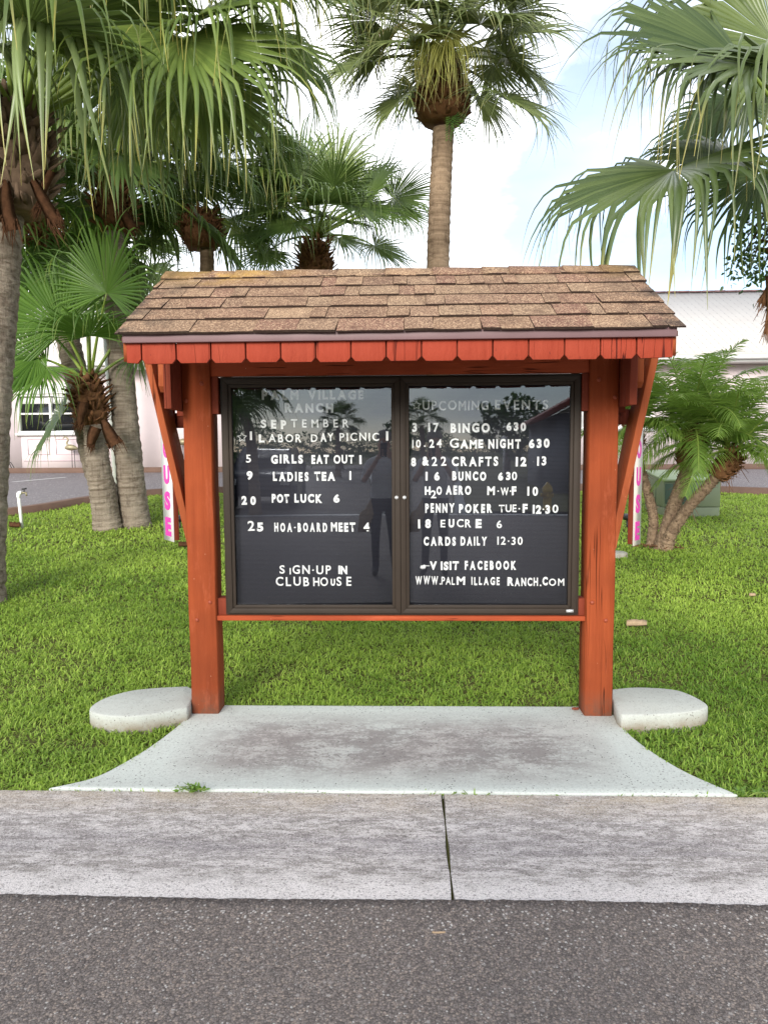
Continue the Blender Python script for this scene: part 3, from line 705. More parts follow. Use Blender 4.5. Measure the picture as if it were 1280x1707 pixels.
LY = CY+.066
def cvt(side, cx_, cy_):
    return (360+cx_/4.065, 620+cy_/4.065) if side == 0 else (660+cx_/4.0, 620+cy_/4.0)
NAR, BLD, THN = .034, .050, .016
LINES = [
 (0, [('PALM', 312, 560, 190, 62, BLD), ('VILLAGE', 625, 1000, 188, 62, BLD)]),
 (0, [('RANCH', 468, 795, 275, 62, BLD)]),
 (0, [('S', 305, 345, 378, 55, NAR), ('EP', 375, 478, 386, 60, BLD), ('TEMBER', 510, 900, 376, 54, THN)]),
 (0, [('*', 178, 443, 33, 0, 0), ('1', 232, 246, 462, 58, BLD), ('L', 292, 330, 477, 56, BLD), ('ABOR', 358, 580, 475, 54, THN), ('D', 645, 688, 472, 50, THN), ('A', 708, 750, 472, 58, BLD), ('Y', 756, 798, 468, 54, THN), ('PICNIC', 838, 1105, 467, 54, THN), ('1', 1152, 1168, 465, 62, BLD)]),
 (0, [('5', 205, 240, 615, 54, THN), ('GIRLS', 375, 590, 621, 60, BLD), ('EAT', 648, 765, 623, 60, BLD), ('OUT', 798, 935, 620, 58, NAR), ('1', 972, 1000, 624, 60, NAR)]),
 (0, [('9', 210, 250, 732, 60, BLD), ('LADIES', 388, 628, 740, 62, BLD), ('TEA', 668, 808, 738, 60, BLD), ('1', 905, 935, 732, 60, THN)]),
 (0, [('20', 175, 272, 900, 60, BLD), ('POT', 380, 498, 887, 60, BLD), ('LUCK', 533, 720, 887, 60, BLD), ('6', 797, 838, 885, 58, BLD)]),
 (0, [('2', 217, 266, 1076, 68, THN), ('5', 280, 322, 1082, 62, BLD), ('HOA\u00b7BOARD', 397, 752, 1084, 62, BLD), ('MEET', 780, 945, 1082, 62, BLD), ('4', 1000, 1040, 1080, 60, BLD)]),
 (0, [('S', 432, 482, 1368, 58, THN), ('I', 500, 510, 1372, 44, THN), ('GN\u00b7UP', 520, 780, 1370, 60, THN), ('IN', 830, 890, 1370, 58, BLD)]),
 (0, [('CLUB', 407, 632, 1450, 62, THN), ('HO', 660, 760, 1450, 60, THN), ('U', 778, 808, 1450, 48, BLD), ('SE', 818, 918, 1450, 62, THN)]),
 (1, [('*', 137, 222, 31, 0, 0), ('UPCOMING', 178, 615, 255, 62, THN), ('EVENTS', 660, 1012, 250, 62, THN)]),
 (1, [('3', 108, 140, 400, 60, BLD), ('\u00b7', 176, 188, 380, 12, BLD), ('17', 215, 285, 400, 60, NAR), ('BINGO', 363, 625, 405, 62, BLD), ('630', 735, 865, 394, 56, BLD)]),
 (1, [('10', 108, 165, 504, 52, THN), ('.', 186, 196, 500, 10, BLD), ('24', 222, 305, 505, 56, NAR), ('G', 358, 418, 506, 62, THN), ('AME', 428, 580, 510, 58, BLD), ('NIGHT', 615, 830, 510, 62, BLD), ('630', 885, 1022, 507, 60, BLD)]),
 (1, [('8', 100, 133, 630, 58, BLD), ('&', 175, 220, 626, 60, BLD), ('22', 238, 335, 625, 60, THN), ('CRAFTS', 372, 680, 628, 62, NAR), ('12', 797, 868, 630, 62, BLD), ('\u00b7', 915, 928, 606, 12, BLD), ('13', 940, 1000, 625, 60, NAR)]),
 (1, [('16', 197, 290, 723, 58, BLD), ('BUNCO', 375, 600, 724, 60, BLD), ('63', 680, 762, 722, 54, BLD), ('0', 772, 805, 722, 56, THN)]),
 (1, [('H', 192, 230, 818, 56, BLD), ('2', 232, 268, 842, 52, THN), ('O', 270, 305, 818, 56, BLD), ('AERO', 332, 500, 818, 60, BLD), ('M\u00b7', 608, 690, 822, 58, BLD), ('W', 697, 750, 822, 52, THN), ('\u00b7F', 757, 805, 822, 58, BLD), ('10', 875, 945, 825, 60, NAR)]),
 (1, [('PENNY', 195, 390, 938, 62, BLD), ('POKER', 420, 640, 940, 60, BLD), ('TUE', 685, 802, 936, 50, THN), ('\u00b7F', 815, 880, 940, 60, BLD), ('12\u00b73', 910, 1030, 944, 58, BLD), ('0', 1042, 1088, 938, 54, THN)]),
 (1, [('18', 147, 232, 1043, 60, BLD), ('E', 297, 332, 1034, 50, THN), ('U', 350, 388, 1038, 56, BLD), ('CR', 405, 500, 1036, 54, THN), ('E', 530, 570, 1040, 60, BLD), ('6', 670, 705, 1040, 52, THN)]),
 (1, [('CARDS', 185, 398, 1158, 60, BLD), ('DAILY', 430, 605, 1158, 60, BLD), ('12\u00b730', 675, 843, 1152, 54, THN)]),
 (1, [('#', 185, 1300, 26, 0, 0), ('V', 225, 272, 1320, 58, BLD), ('ISIT', 298, 418, 1320, 58, BLD), ('FACEBOOK', 458, 800, 1320, 60, BLD)]),
 (1, [('WWW.', 130, 298, 1418, 58, BLD), ('PAL', 303, 392, 1418, 52, THN), ('M', 404, 460, 1418, 56, BLD), ('ILLAGE', 502, 690, 1420, 54, NAR), ('R', 742, 785, 1424, 58, BLD), ('ANCH', 790, 945, 1428, 56, NAR), ('.', 957, 968, 1430, 11, BLD), ('C', 975, 1010, 1422, 58, BLD), ('OM', 1018, 1120, 1424, 48, THN)]),
]
def star(mb, c, r):
    pts = []
    for k in range(10):
        a = math.pi/2+k*math.pi/5; rr = r if k % 2 == 0 else r*.42; pts.append((c.x+rr*math.cos(a), c.z+rr*math.sin(a)))
    for k in range(10):
        p, q = pts[k], pts[(k+1) % 10]; mb.bar((p[0], LY-.002, p[1]), (q[0], LY-.002, q[1]), .004, .0045, (0, 1, 0))
for side, words in LINES:
    b = MB()
    for (txt, xa, xb, bl, h, wt) in words:
        sc = 4.065 if side == 0 else 4.0
        if txt in '*#':
            c = at(*cvt(side, xa, xb), LY); r = bl/sc*(4.12/CAM_F)
            if txt == '*': star(b, c, r)
            else:                                                   # small pointing hand: fist, thumb and a long forefinger
                b.prism([(c.x-r*.95, c.z-r*.3), (c.x-r*.5, c.z-r*.55), (c.x+r*.35, c.z-r*.5), (c.x+r*.55, c.z-r*.1), (c.x+r*.5, c.z+r*.15), (c.x+r*1.5, c.z+r*.18), (c.x+r*1.55, c.z+r*.38), (c.x+r*.4, c.z+r*.42), (c.x+r*.1, c.z+r*.6), (c.x-r*.2, c.z+r*.42), (c.x-r*.8, c.z+r*.32)], LY-.004, LY, 'y')
            continue
        p = at(*cvt(side, xa, bl), LY); q = at(*cvt(side, xb, bl), LY); hh = h/sc*(4.15/CAM_F)
        W = q.x-p.x; n = len(txt)
        ws = [nat_w(ch, wt)*hh*1.28 for ch in txt]; tot = sum(ws)
        gap = min(.012, W*.06) if n > 1 else 0
        k = (W-gap*(n-1))/tot if n > 1 else min(W/tot, 1.15)
        kc = 1.0 if wt == THN else .90
        if k > kc and n > 1: k = kc; gap = (W-k*tot)/(n-1)
        x = p.x
        for ch, w_ in zip(txt, ws):
            jz = random.uniform(-.0016, .0016); zz = p.z+(q.z-p.z)*(x-p.x)/max(W, 1e-6)
            gh = hh
            if ch == '\u00b7': gh = hh*.17; zz += hh*.38
            if ch == '.' and n > 1: gh = hh*.17
            if ch in 'MW\u00b7.' and wt > .03: w_ = w_ if ch in 'MW' else gh*1.05/k
            put_glyph(b, ch, .030 if (ch in 'MW' and wt > .03) else wt, x, zz+jz, w_*k, gh, LY, .0045, random.uniform(-.018, .018))
            x += w_*k+gap
    b.build('lettering', 'white_letter', boards[side])

# turned side boards with the vertical word, fixed behind the posts
for s in (-1, 1):
    if s < 0: near, far = at(290, 902, 4.26), at(273.5, 897, 4.40)
    else: near, far = at(1055, 907, 4.26), at(1067.5, 902, 4.36)
    near, far = Vector((near.x, near.y, 0)), Vector((far.x, far.y, 0)); z0 = .985 if s < 0 else .955
    lft, rgt = (far, near) if s < 0 else (near, far)
    rv = (rgt-lft).normalized(); nv = Vector((rv.y, -rv.x, 0)); Wd = (rgt-lft).length
    b = MB(); V = []
    def board(mb, e0, e1, za, zb):
        V = []
        for z in (za, zb):
            for d_ in (e0, e1):
                for P_ in (lft, rgt): V.append(tuple(P_-nv*d_+Vector((0, 0, z))))
        mb.add(V, [(0, 1, 3, 2), (4, 6, 7, 5), (0, 4, 5, 1), (2, 3, 7, 6), (0, 2, 6, 4), (1, 5, 7, 3)])
    board(b, .004, .034, z0+.01, 2.06); sb = b.build('side_board', 'cleat', SGN, bevel=.001)
    sb['label'] = 'turned white board with a vertical magenta word'
    b = MB(); board(b, 0, .0035, z0, 2.06); pl = b.build('painted_face', 'white_paint' if s < 0 else 'cream_paint', sb)
    b = MB(); pit = .160 if s < 0 else .163; hl = .115 if s < 0 else .112
    for k_, ch in enumerate('HOUSE'[::-1]):
        if ch == 'B': continue
        put_glyph(b, ch, .055, Wd*.22, z0+.030+k_*pit, Wd*.56, hl, 0, .002, 0, (tuple(lft+nv*.0005), tuple(rv), tuple(nv)))
    b.build('lettering', 'magenta', sb)
    b = MB(); b.bar((CX+s*1.15, D+.20, 1.72), (near.x-s*.0, near.y+.06, 1.72), .03, .09, (0, 0, 1)); b.build('bracket', 'cleat', SGN)

# concrete half-oval blocks at the foot of the posts
for s, pts, lab in ((-1, [(-1.826, 3.937), (-1.816, 4.052), (-1.765, 4.146), (-1.681, 4.223), (-1.533, 4.27), (-1.379, 4.294), (-1.292, 4.20), (-1.268, 3.93), (-1.399, 3.845), (-1.537, 3.795), (-1.69, 3.805), (-1.79, 3.86)], 'pale half oval concrete block left of the post foot, straight upright end'),
                    (1, [(1.205, 4.265), (1.393, 4.315), (1.596, 4.28), (1.672, 4.18), (1.70, 4.03), (1.66, 3.96), (1.56, 3.91), (1.385, 3.87), (1.17, 3.855), (1.165, 3.92), (1.188, 4.08)], 'pale rounded concrete block right of the post foot, slanted near end')):
    if s < 0: P_ = smooth_poly(pts[7:]+pts[:6], n=4)+[pts[6]]
    else: P_ = smooth_poly(pts[:9], n=4)+pts[9:]
    c = (sum(p[0] for p in P_)/len(P_), sum(p[1] for p in P_)/len(P_))
    b = MB(); b.prism([(c[0]+(p[0]-c[0])*1.01, c[1]+(p[1]-c[1])*1.01) for p in P_][::-1], -.05, .076)
    tag(b.build('concrete_block', 'block', bevel=.011, origin=(c[0], c[1], 0)), lab, 'concrete block', 'concrete blocks beside the posts')

# ------------------------------------------------------------------ grass
def inpoly(x, y, poly):
    c = np.zeros(len(x), bool); n = len(poly); j = n-1
    for i in range(n):
        xi, yi = poly[i]; xj, yj = poly[j]
        c ^= ((yi > y) != (yj > y)) & (x < (xj-xi)*(y-yi)/(yj-yi+1e-12)+xi); j = i
    return c
def lnoise(x, y, f, seed):
    r = np.random.default_rng(seed); g = r.random((64, 64)); u = x*f % 63; v = y*f % 63
    i, j = u.astype(int), v.astype(int); a, c = u-i, v-j; a = a*a*(3-2*a); c = c*c*(3-2*c)
    return g[i, j]*(1-a)*(1-c)+g[i+1, j]*a*(1-c)+g[i, j+1]*(1-a)*c+g[i+1, j+1]*a*c
def grass(name, ranges, excl, cond=None):
    XS, YS, LS_, WS = [], [], [], []
    for y0, y1, dens, ln, wd, xr in ranges:
        n = int((y1-y0)*2*xr*dens); x = RNG.uniform(-xr, xr, n); y = RNG.uniform(y0, y1, n)
        keep = np.abs(x) < y*.66+1.3
        XS.append(x[keep]); YS.append(y[keep]); LS_.append(np.full(keep.sum(), ln)); WS.append(np.full(keep.sum(), wd))
    x, y, ln, wd = map(np.concatenate, (XS, YS, LS_, WS))
    k = np.ones(len(x), bool)
    for e in excl: k &= ~inpoly(x, y, e)
    x, y, ln, wd = x[k], y[k], ln[k], wd[k]
    dead = lnoise(x+40, y+40, 2.1, 21)*.6+lnoise(x+40, y+40, 5.3, 22)*.4; n1 = lnoise(x+40, y+40, 1.1, 3); n2 = lnoise(x+40, y+40, 7, 4); n3 = lnoise(x+40, y+40, .45, 6); n4 = lnoise(x+40, y+40, 16, 9)
    k = RNG.random(len(x)) < (.48+.75*n4)*(1-.40*(dead > .70))                              # small gaps between the runners
    x, y, ln, wd, n1, n2, n3, n4, dead = (q[k] for q in (x, y, ln, wd, n1, n2, n3, n4, dead))
    N = len(x); ln = ln*(.5+.7*RNG.random(N))*(.7+.5*n2); az = RNG.uniform(0, 2*np.pi, N); lean = RNG.uniform(.35, 1.5, N)
    d = np.stack([np.cos(az), np.sin(az)], 1); sd_ = np.stack([-d[:, 1], d[:, 0]], 1); tw = RNG.uniform(-.5, .5, N)
    V = np.zeros((N, 7, 3)); z0 = gz(y)-.030
    for i, t in enumerate((0, .4, .75, 1)):
        ang = lean*(.35+.75*t); r = ln*t
        cx_ = x+d[:, 0]*np.sin(ang)*r; cy_ = y+d[:, 1]*np.sin(ang)*r; cz_ = z0+np.cos(ang)*r*.95+.004
        ww = wd*(.8, 1, .8, 0)[i]/2
        if i < 3:
            for q, sg in ((0, -1), (1, 1)):
                V[:, 2*i+q, 0] = cx_+sg*sd_[:, 0]*ww; V[:, 2*i+q, 1] = cy_+sg*sd_[:, 1]*ww; V[:, 2*i+q, 2] = cz_+sg*ww*tw
        else: V[:, 6] = np.stack([cx_, cy_, cz_], 1)
    A = np.zeros((N, 7, 3)); A[:, :, 0] = np.array([0, 0, .4, .4, .75, .75, 1])[None]
    tone = np.clip(.05+.58*RNG.random(N)+.55*(n1-.5)+.45*(n3-.5)+.18*(n2-.5)+.022*np.clip(y-4, 0, 12), 0, 1); A[:, :, 1] = tone[:, None]
    A[:, :, 2] = np.where(RNG.random(N) < .13+.25*(n1 > .72)+.5*(dead > .68), RNG.uniform(.5, 1, N), RNG.uniform(0, .35, N))[:, None]
    b = MB(); base = (np.arange(N)*7)[:, None]
    b.add(V.reshape(-1, 3), base+np.array([0, 1, 3, 2]), A.reshape(-1, 3)); b.f.append(base+np.array([2, 3, 5, 4])); b.f.append(base+np.array([4, 5, 6]))
    return b.build(name, 'grass')
lotpoly = KERB+[(16, 40), (-14, 40)]
kerbpoly = [(x, y-.17) for x, y in KERB]+[(16, 40), (-14, 40)]
BL_L = [(-1.80, 3.90), (-1.79, 4.06), (-1.68, 4.2), (-1.38, 4.27), (-1.27, 3.94), (-1.4, 3.87), (-1.6, 3.83)]
BL_R = [(1.19, 3.88), (1.21, 4.25), (1.4, 4.29), (1.58, 4.25), (1.67, 4.06), (1.6, 3.95)]
SLABG = [(x*.985, min(y, 4.172)) for x, y in SLABP]
tag(grass('lawn', [(3.09, 4.6, 10500, .040, .0064, 4.6), (4.6, 6.5, 6800, .045, .0076, 6), (6.5, 9, 3200, .052, .0105, 7.5), (9, 16, 1250, .060, .016, 13)],
      [SLABG, BL_L, BL_R, kerbpoly]), 'green St Augustine style lawn around and behind the message board', 'grass', kind='stuff')

# ------------------------------------------------------------------ palms
UP = np.array([0, 0, 1.])
def nrm(v): v = np.asarray(v, float); return v/(np.linalg.norm(v)+1e-9)
def fan_blade(mb, P, A, N, rad, nseg=46, half=115, fused=.5, droop=.5, hang=3.5, fold=.42, jit=.14, cup=.12, tone=.5, split=.0, narrow=1.0, bend=None):
    """palmate blade: pleated fused disc whose segments end in free, drooping tips"""
    P = np.array(P, float); A = nrm(A); N = nrm(np.asarray(N, float)-A*np.dot(A, N)); B = np.cross(N, A)
    phi = np.radians(np.linspace(-half, half, nseg)); dphi = phi[1]-phi[0]; phi = phi+RNG.normal(0, dphi*.12, nseg)
    d = np.cos(phi)[:, None]*A+np.sin(phi)[:, None]*B+N*(cup*(.4+np.abs(np.sin(phi))))[:, None]; d /= np.linalg.norm(d, axis=1)[:, None]
    Sd = -np.sin(phi)[:, None]*A+np.cos(phi)[:, None]*B
    bend = fused+.16 if bend is None else bend
    bz = bend*RNG.uniform(.8, 1.15, nseg)
    Ls = rad*(.80+.20*np.cos(phi*.75))*RNG.uniform(.9, 1.08, nseg)
    fz = fused*RNG.uniform(.88, 1.1, nseg)*(1-.22*np.abs(phi)/np.radians(half))
    ts = np.array([.006, .16, .3, .42, .52, .6, .68, .76, .84, .92, 1.0]); K = len(ts)
    pos = P+d*(ts[0]*Ls)[:, None]; cur = d.copy(); Pts = [pos]; W = [np.tan(dphi/2)*ts[0]*Ls]
    hj = hang*RNG.uniform(.45, 1.5, nseg); jv = RNG.normal(0, jit, (nseg, 3))
    for k in range(1, K):
        st = (ts[k]-ts[k-1])*Ls; fr = ts[k] > fz; fb = ts[k] > bz
        g = np.where(fb, hj*(ts[k]-ts[k-1])/.08*.28, droop*(ts[k]-ts[k-1]))
        cur = cur-UP*g[:, None]+jv*(fr*.22+fb*.3)[:, None]; cur /= np.linalg.norm(cur, axis=1)[:, None]
        pos = pos+cur*st[:, None]; Pts.append(pos)
        w = np.where(fr, np.tan(dphi/2)*fz*Ls*np.clip(1-(ts[k]-fz)/(1-fz+1e-6), 0, 1)**1.0*.86, np.tan(dphi/2)*ts[k]*Ls*1.03)
        W.append(np.maximum(w*narrow, .0012))
    Pts = np.stack(Pts, 1); W = np.stack(W, 1)                       # (n,K,3),(n,K)
    V = np.stack([Pts-Sd[:, None]*W[..., None], Pts+N*(fold*W*2)[..., None], Pts+Sd[:, None]*W[..., None]], 2)
    rs = RNG.uniform(0, 1, nseg)
    A_ = np.zeros((nseg, K, 3, 3)); A_[..., 0] = ts[None, :, None]; A_[..., 1] = np.clip(tone+.62*(rs-.5), 0, 1)[:, None, None]; A_[..., 2] = RNG.uniform(0, 1, nseg)[:, None, None]
    i = np.arange(nseg)[:, None, None]; k = np.arange(K-1)[None, :, None]; q = np.arange(2)[None, None, :]
    a = (i*K+k)*3+q; F = np.stack([a, a+1, a+4, a+3], -1).reshape(-1, 4)
    mb.add(V.reshape(-1, 3), F, A_.reshape(-1, 3))
def arch(C, H, lift=.12, n=9):
    C, H = np.array(C, float), np.array(H, float); L_ = np.linalg.norm(H-C)
    return [C+(H-C)*t+UP*(lift*L_*4*t*(1-t)) for t in np.linspace(0, 1, n)]
def frond(par, C, H, A, N, mat, pmat='petiole', pr=.018, lift=.1, **kw):
    b = MB(); fan_blade(b, H, A, N, **kw); o = b.build('frond', mat, par)
    if C is not None:
        b = MB(); pts = arch(C, H, lift); b.tube(pts, np.linspace(pr*1.5, pr*.55, len(pts)), 6); b.build('leaf_stalk', pmat, o, smooth=True)
    return o
def rnd_fronds(par, C, n, mat, rad, pet, el0, el1, az0=0, az1=360, mats=None, pmat='petiole', **kw):
    for k in range(n):
        t = (k+.5)/n; az = R(az0+((k*137.5) % 360)/360*(az1-az0)+random.uniform(-9, 9)); el = R(el0+(el1-el0)*t+random.uniform(-7, 7))
        rd = np.array([math.sin(az), math.cos(az), 0]); pl = pet*random.uniform(.82, 1.12)
        dirv = rd*math.cos(el)+UP*math.sin(el); H = np.array(C)+rd*.05+dirv*pl
        e2 = el-R(random.uniform(12, 34)); A = rd*math.cos(e2)+UP*math.sin(e2); Nn = -rd*math.sin(e2)+UP*math.cos(e2)
        Nn = Nn+np.cross(Nn, A)*random.uniform(-.35, .35)
        m_ = mats[k % len(mats)] if mats else mat
        frond(par, np.array(C)+rd*.05, H, A, Nn, m_, pmat, rad=rad*random.uniform(.88, 1.1), tone=random.uniform(.25, .75), **kw)
def spline(pts, n=8):
    P = [np.array(tuple(p), float) for p in pts]; out = []
    for i in range(len(P)-1):
        p0, p1, p2, p3 = P[max(i-1, 0)], P[i], P[i+1], P[min(i+2, len(P)-1)]
        for k in range(n):
            t = k/n; out.append(.5*((2*p1)+(p2-p0)*t+(2*p0-5*p1+4*p2-p3)*t*t+(3*p1-p0-3*p2+p3)*t**3))
    out.append(P[-1]); return out
def trunk(par, pts, r0, r1, mat='trunk', flare=1.35, jit=.06, ring=.035):
    P = spline(pts, 26); t = np.linspace(0, 1, len(P)); r = r0+(r1-r0)*t; r = r*(1+(flare-1)*np.exp(-t*14))
    r = r*(1+.028*np.sin(np.arange(len(P))*1.9)+RNG.normal(0, .008, len(P)))
    b = MB(); b.tube(P, r, 22, True, jit); return b.build('trunk', mat, par, smooth=True)
def boots(par, C, r, h, n, mat='boot', L_=.16, axis=(0, 0, 1), shag=.5, name='leaf_bases', w0=.035):
    """bulb of old leaf bases: many short tapered stubs round a core"""
    C = np.array(C, float); ax = nrm(axis); a1 = nrm(np.cross(ax, (.3, 1, .1))); a2 = np.cross(ax, a1); b = MB()
    prof = [(r*.62, -h*.5), (r*.82, -h*.25), (r*.80, h*.1), (r*.55, h*.5)]
    b.tube([C+ax*z for _, z in prof], [p for p, _ in prof], 12, True, .15)
    for k in range(n):
        t = (k+.5)/n; z = -h*.5+h*t; th = k*2.39996+random.uniform(-.25, .25); rr = r*(.62+.25*math.sin(math.pi*min(1, t*1.1)))
        rd = a1*math.cos(th)+a2*math.sin(th); P0 = C+ax*z+rd*rr*.85
        dv = nrm(rd*random.uniform(.35, .9+shag*.5)+ax*random.uniform(.35, 1.1)+RNG.normal(0, .22*shag, 3)); ln = L_*random.uniform(.6, 1.3)
        ww = w0*random.uniform(.7, 1.4)
        b.bar(P0, P0+dv*ln, ww*1.5, ww*.5, tuple(rd), (0, random.random(), 0), ww*.5, ww*.2)
    for k in range(int(n*shag)):                                    # loose fibres
        th = random.uniform(0, 6.28); rd = a1*math.cos(th)+a2*math.sin(th); P0 = C+ax*random.uniform(-h*.5, h*.5)+rd*r*.8
        P1 = P0+rd*random.uniform(.02, .08)-UP*random.uniform(.03, .14)+RNG.normal(0, .03, 3); b.bar(P0, P1, .008, .004, (0, 1, 0), (0, random.random(), 0), .003, .002)
    return b.build(name, mat, par)
def husk(par, P, Q, w0, w1, name='husk', mat='husk'):
    b = MB(); P, Q = np.array(P, float), np.array(Q, float); sd_ = nrm(np.cross(Q-P, (0, 1, 0))); V = []
    for t, w_, bow in ((0, w0, 0), (.35, (w0*2+w1)/3*1.1, .03), (.7, (w0+2*w1)/3, .035), (1, w1, .0)):
        c = P+(Q-P)*t+np.array([0, -bow, 0]); V += [c-sd_*w_/2, c+np.array([0, -.035, 0])*w_*8, c+sd_*w_/2, c+np.array([0, -.022, 0])*w_*8]
    b.add(V, [(4*i+k, 4*i+(k+1) % 4, 4*i+4+(k+1) % 4, 4*i+4+k) for i in range(3) for k in range(4)]); 
    for k in range(34):
        t = random.random(); c = Q-(Q-P)*random.uniform(0, .25)-sd_*w1/2+sd_*w1*t+np.array([0, -.03, 0]); b.bar(c, c+(Q-P)*random.uniform(.1, .45)+RNG.normal(0, .025, 3), .010, .004, (0, 1, 0), None, .002, .002)
    return b.build(name, mat, par)
def gp(px, py, Y=None):
    """point of the rising lawn under a pixel"""
    d = CF + CR*((px-640)/CAM_F) + CU*((853.5-py)/CAM_F); t = (-.252-CAM_H)/(d.z-.06*d.y); return Vector((0, 0, CAM_H))+d*t

# --- big palm at the left edge
def A3(*p): return np.array(at(*p))
LIV = dict(nseg=54, half=125, fused=.44, bend=.62, droop=.30, hang=3.0, jit=.16, fold=.55, narrow=1.1)
base = Vector((-4.08, 6.55, .13))
P1 = thing('fan_palm', 'large fan palm at the left edge with long weeping yellow tipped fronds', 'palm tree', base, 'palm trees')
C1 = A3(28, 235, 6.45)
trunk(P1, [base+Vector((0, 0, -.1)), at(-26, 850, 6.55), at(-16, 640, 6.5), at(-3, 480, 6.5), at(6, 330, 6.45)], .20, .165, 'trunk')
boots(P1, A3(28, 265, 6.45), .34, .95, 120, 'boot_grey', .20, shag=.8, w0=.06)
husk(P1, A3(55, 300, 6.25), A3(98, 375, 6.2), .07, .13); husk(P1, A3(85, 285, 6.3), A3(66, 350, 6.25), .09, .05); husk(P1, A3(8, 300, 6.2), A3(22, 385, 6.15), .08, .15); husk(P1, A3(-12, 310, 6.2), A3(-5, 372, 6.15), .09, .16)
hero = [  # hub px, depth, axis (right, away, up), normal, radius, extra
 ((86, 56), 5.75, (.50, -.62, -.30), (.12, -.35, .93), 1.72, dict(fused=.28, bend=.36, hang=3.2, nseg=34, half=120, tone=.85, narrow=1.35)),
 ((306, 66), 6.0, (.42, -.52, -.62), (.10, -.62, .75), 1.62, dict(hang=3.2, nseg=58, half=122, tone=.60)),
 ((322, 38), 6.3, (.85, -.22, .10), (-.2, -.55, .80), 1.55, dict(hang=3.0, nseg=50, half=95, tone=.42)),
 ((205, -75), 6.2, (.35, -.45, -.25), (.1, -.3, .95), 1.5, dict(hang=3.6, nseg=54, half=130, tone=.38)),
 ((395, -45), 6.2, (.75, -.35, -.20), (.1, -.2, .95), 1.5, dict(hang=3.4, nseg=50, half=125, tone=.52)),
 ((330, 120), 6.8, (.60, .10, -.60), (.25, -.80, .35), 1.4, dict(hang=3.0, nseg=50, half=120, tone=.45)),
 ((215, 120), 7.1, (.30, .3, -.62), (.1, -.85, .45), 1.35, dict(hang=2.8, nseg=50, half=130, tone=.34)),
 ((60, -60), 6.6, (-.1, -.5, .2), (.1, -.3, .9), 1.50, dict(hang=3.4, nseg=54, half=130, tone=.2)),
 ((-35, 95), 5.9, (-.35, -.62, -.30), (0, -.35, .93), 1.65, dict(fused=.3, bend=.38, hang=3.2, nseg=38, half=120, tone=.75, narrow=1.25)),
 ((150, 40), 7.3, (.2, .6, .1), (.0, -.5, .9), 1.5, dict(hang=3.2, nseg=50, half=130, tone=.15)),
 ((100, -45), 7.3, (.1, .1, .4), (.0, -.7, .7), 1.5, dict(hang=3.2, nseg=50, half=130, tone=.25)),
 ((270, -20), 7.5, (.3, .1, .3), (.0, -.7, .7), 1.5, dict(hang=3.2, nseg=50, half=130, tone=.25)),
 ((-20, 130), 7.2, (-.3, .2, -.3), (.1, -.7, .6), 1.4, dict(hang=3.2, nseg=46, half=125, tone=.3)),
 ((455, -70), 7.0, (.6, .1, .1), (-.1, -.6, .8), 1.5, dict(hang=3.4, nseg=50, half=125, tone=.4)),
 ((420, 60), 6.9, (.72, .1, -.45), (.3, -.6, .7), 1.35, dict(hang=3.0, nseg=48, half=118, tone=.5)),
]
for (hp, dp, ax, nn, rd, ex) in hero:
    kw = dict(LIV); kw.update(ex); frond(P1, C1+np.array([.05, 0, .12]), A3(*hp, dp), ax, nn, 'fan_grey' if ex['tone'] > .6 else 'fan', 'petiole', .02, .08, rad=rd, **kw)
rnd_fronds(P1, C1, 8, 'fan', 1.5, 1.3, 75, 5, 90, 300, **LIV)

# --- clump of three palms on the lawn at left
b2 = gp(226, 874); P2 = thing('fan_palm', 'tallest palm of the left clump, upright grey trunk standing nearest the message board', 'palm tree', b2, 'palm trees')
trunk(P2, [b2-Vector((0, 0, .1)), at(218, 800, 10.8), at(208, 690, 10.8), at(198, 560, 10.8), at(191, 440, 10.8), at(190, 365, 10.8)], .215, .155, 'trunk', 1.25)
C2 = A3(190, 330, 10.8); boots(P2, A3(190, 345, 10.8), .30, .75, 110, 'boot', .2, shag=.8, w0=.05)
husk(P2, A3(200, 345, 10.6), A3(225, 385, 10.5), .1, .2)
rnd_fronds(P2, C2+UP*.3, 26, 'fan_far', 1.45, 1.3, 70, -18, mats=['fan_far', 'fan_far', 'fan'], nseg=44, half=122, fused=.5, droop=.6, hang=3.0)
b3 = gp(176, 870); P3 = thing('fan_palm', 'leaning palm at the back of the left clump, trunk tilting towards the window', 'palm tree', b3, 'palm trees')
trunk(P3, [b3+Vector((.05, .45, -.1)), at(160, 780, 11.2), at(137, 670, 11.3), at(112, 560, 11.4), at(86, 450, 11.5), at(75, 400, 11.5)], .20, .16, 'trunk', 1.2)
C3 = A3(72, 385, 11.5); boots(P3, A3(74, 395, 11.5), .27, .6, 80, 'boot', .2, shag=.7, w0=.05)
rnd_fronds(P3, C3+UP*.2, 20, 'fan_far', 1.35, 1.1, 70, -30, mats=['fan_bright', 'fan_far'], nseg=40, half=122, fused=.5, droop=.5, hang=2.6)
b4 = gp(181, 879); P4 = thing('fan_palm', 'short front palm of the left clump with bright green fans and shaggy brown boots', 'palm tree', b4, 'palm trees')
trunk(P4, [b4-Vector((0, 0, .1)), at(172, 830, 10.55), at(163, 770, 10.5), at(158, 715, 10.5), at(152, 660, 10.5)], .20, .145, 'trunk', 1.3)
C4 = A3(150, 632, 10.5); boots(P4, A3(150, 668, 10.5), .27, .72, 120, 'boot', .19, shag=1.0, w0=.045, axis=(-.1, 0, 1))
husk(P4, A3(172, 700, 10.2), A3(194, 742, 10.15), .10, .24); husk(P4, A3(140, 670, 10.2), A3(133, 712, 10.2), .16, .10); husk(P4, A3(160, 712, 10.25), A3(151, 745, 10.25), .18, .12)
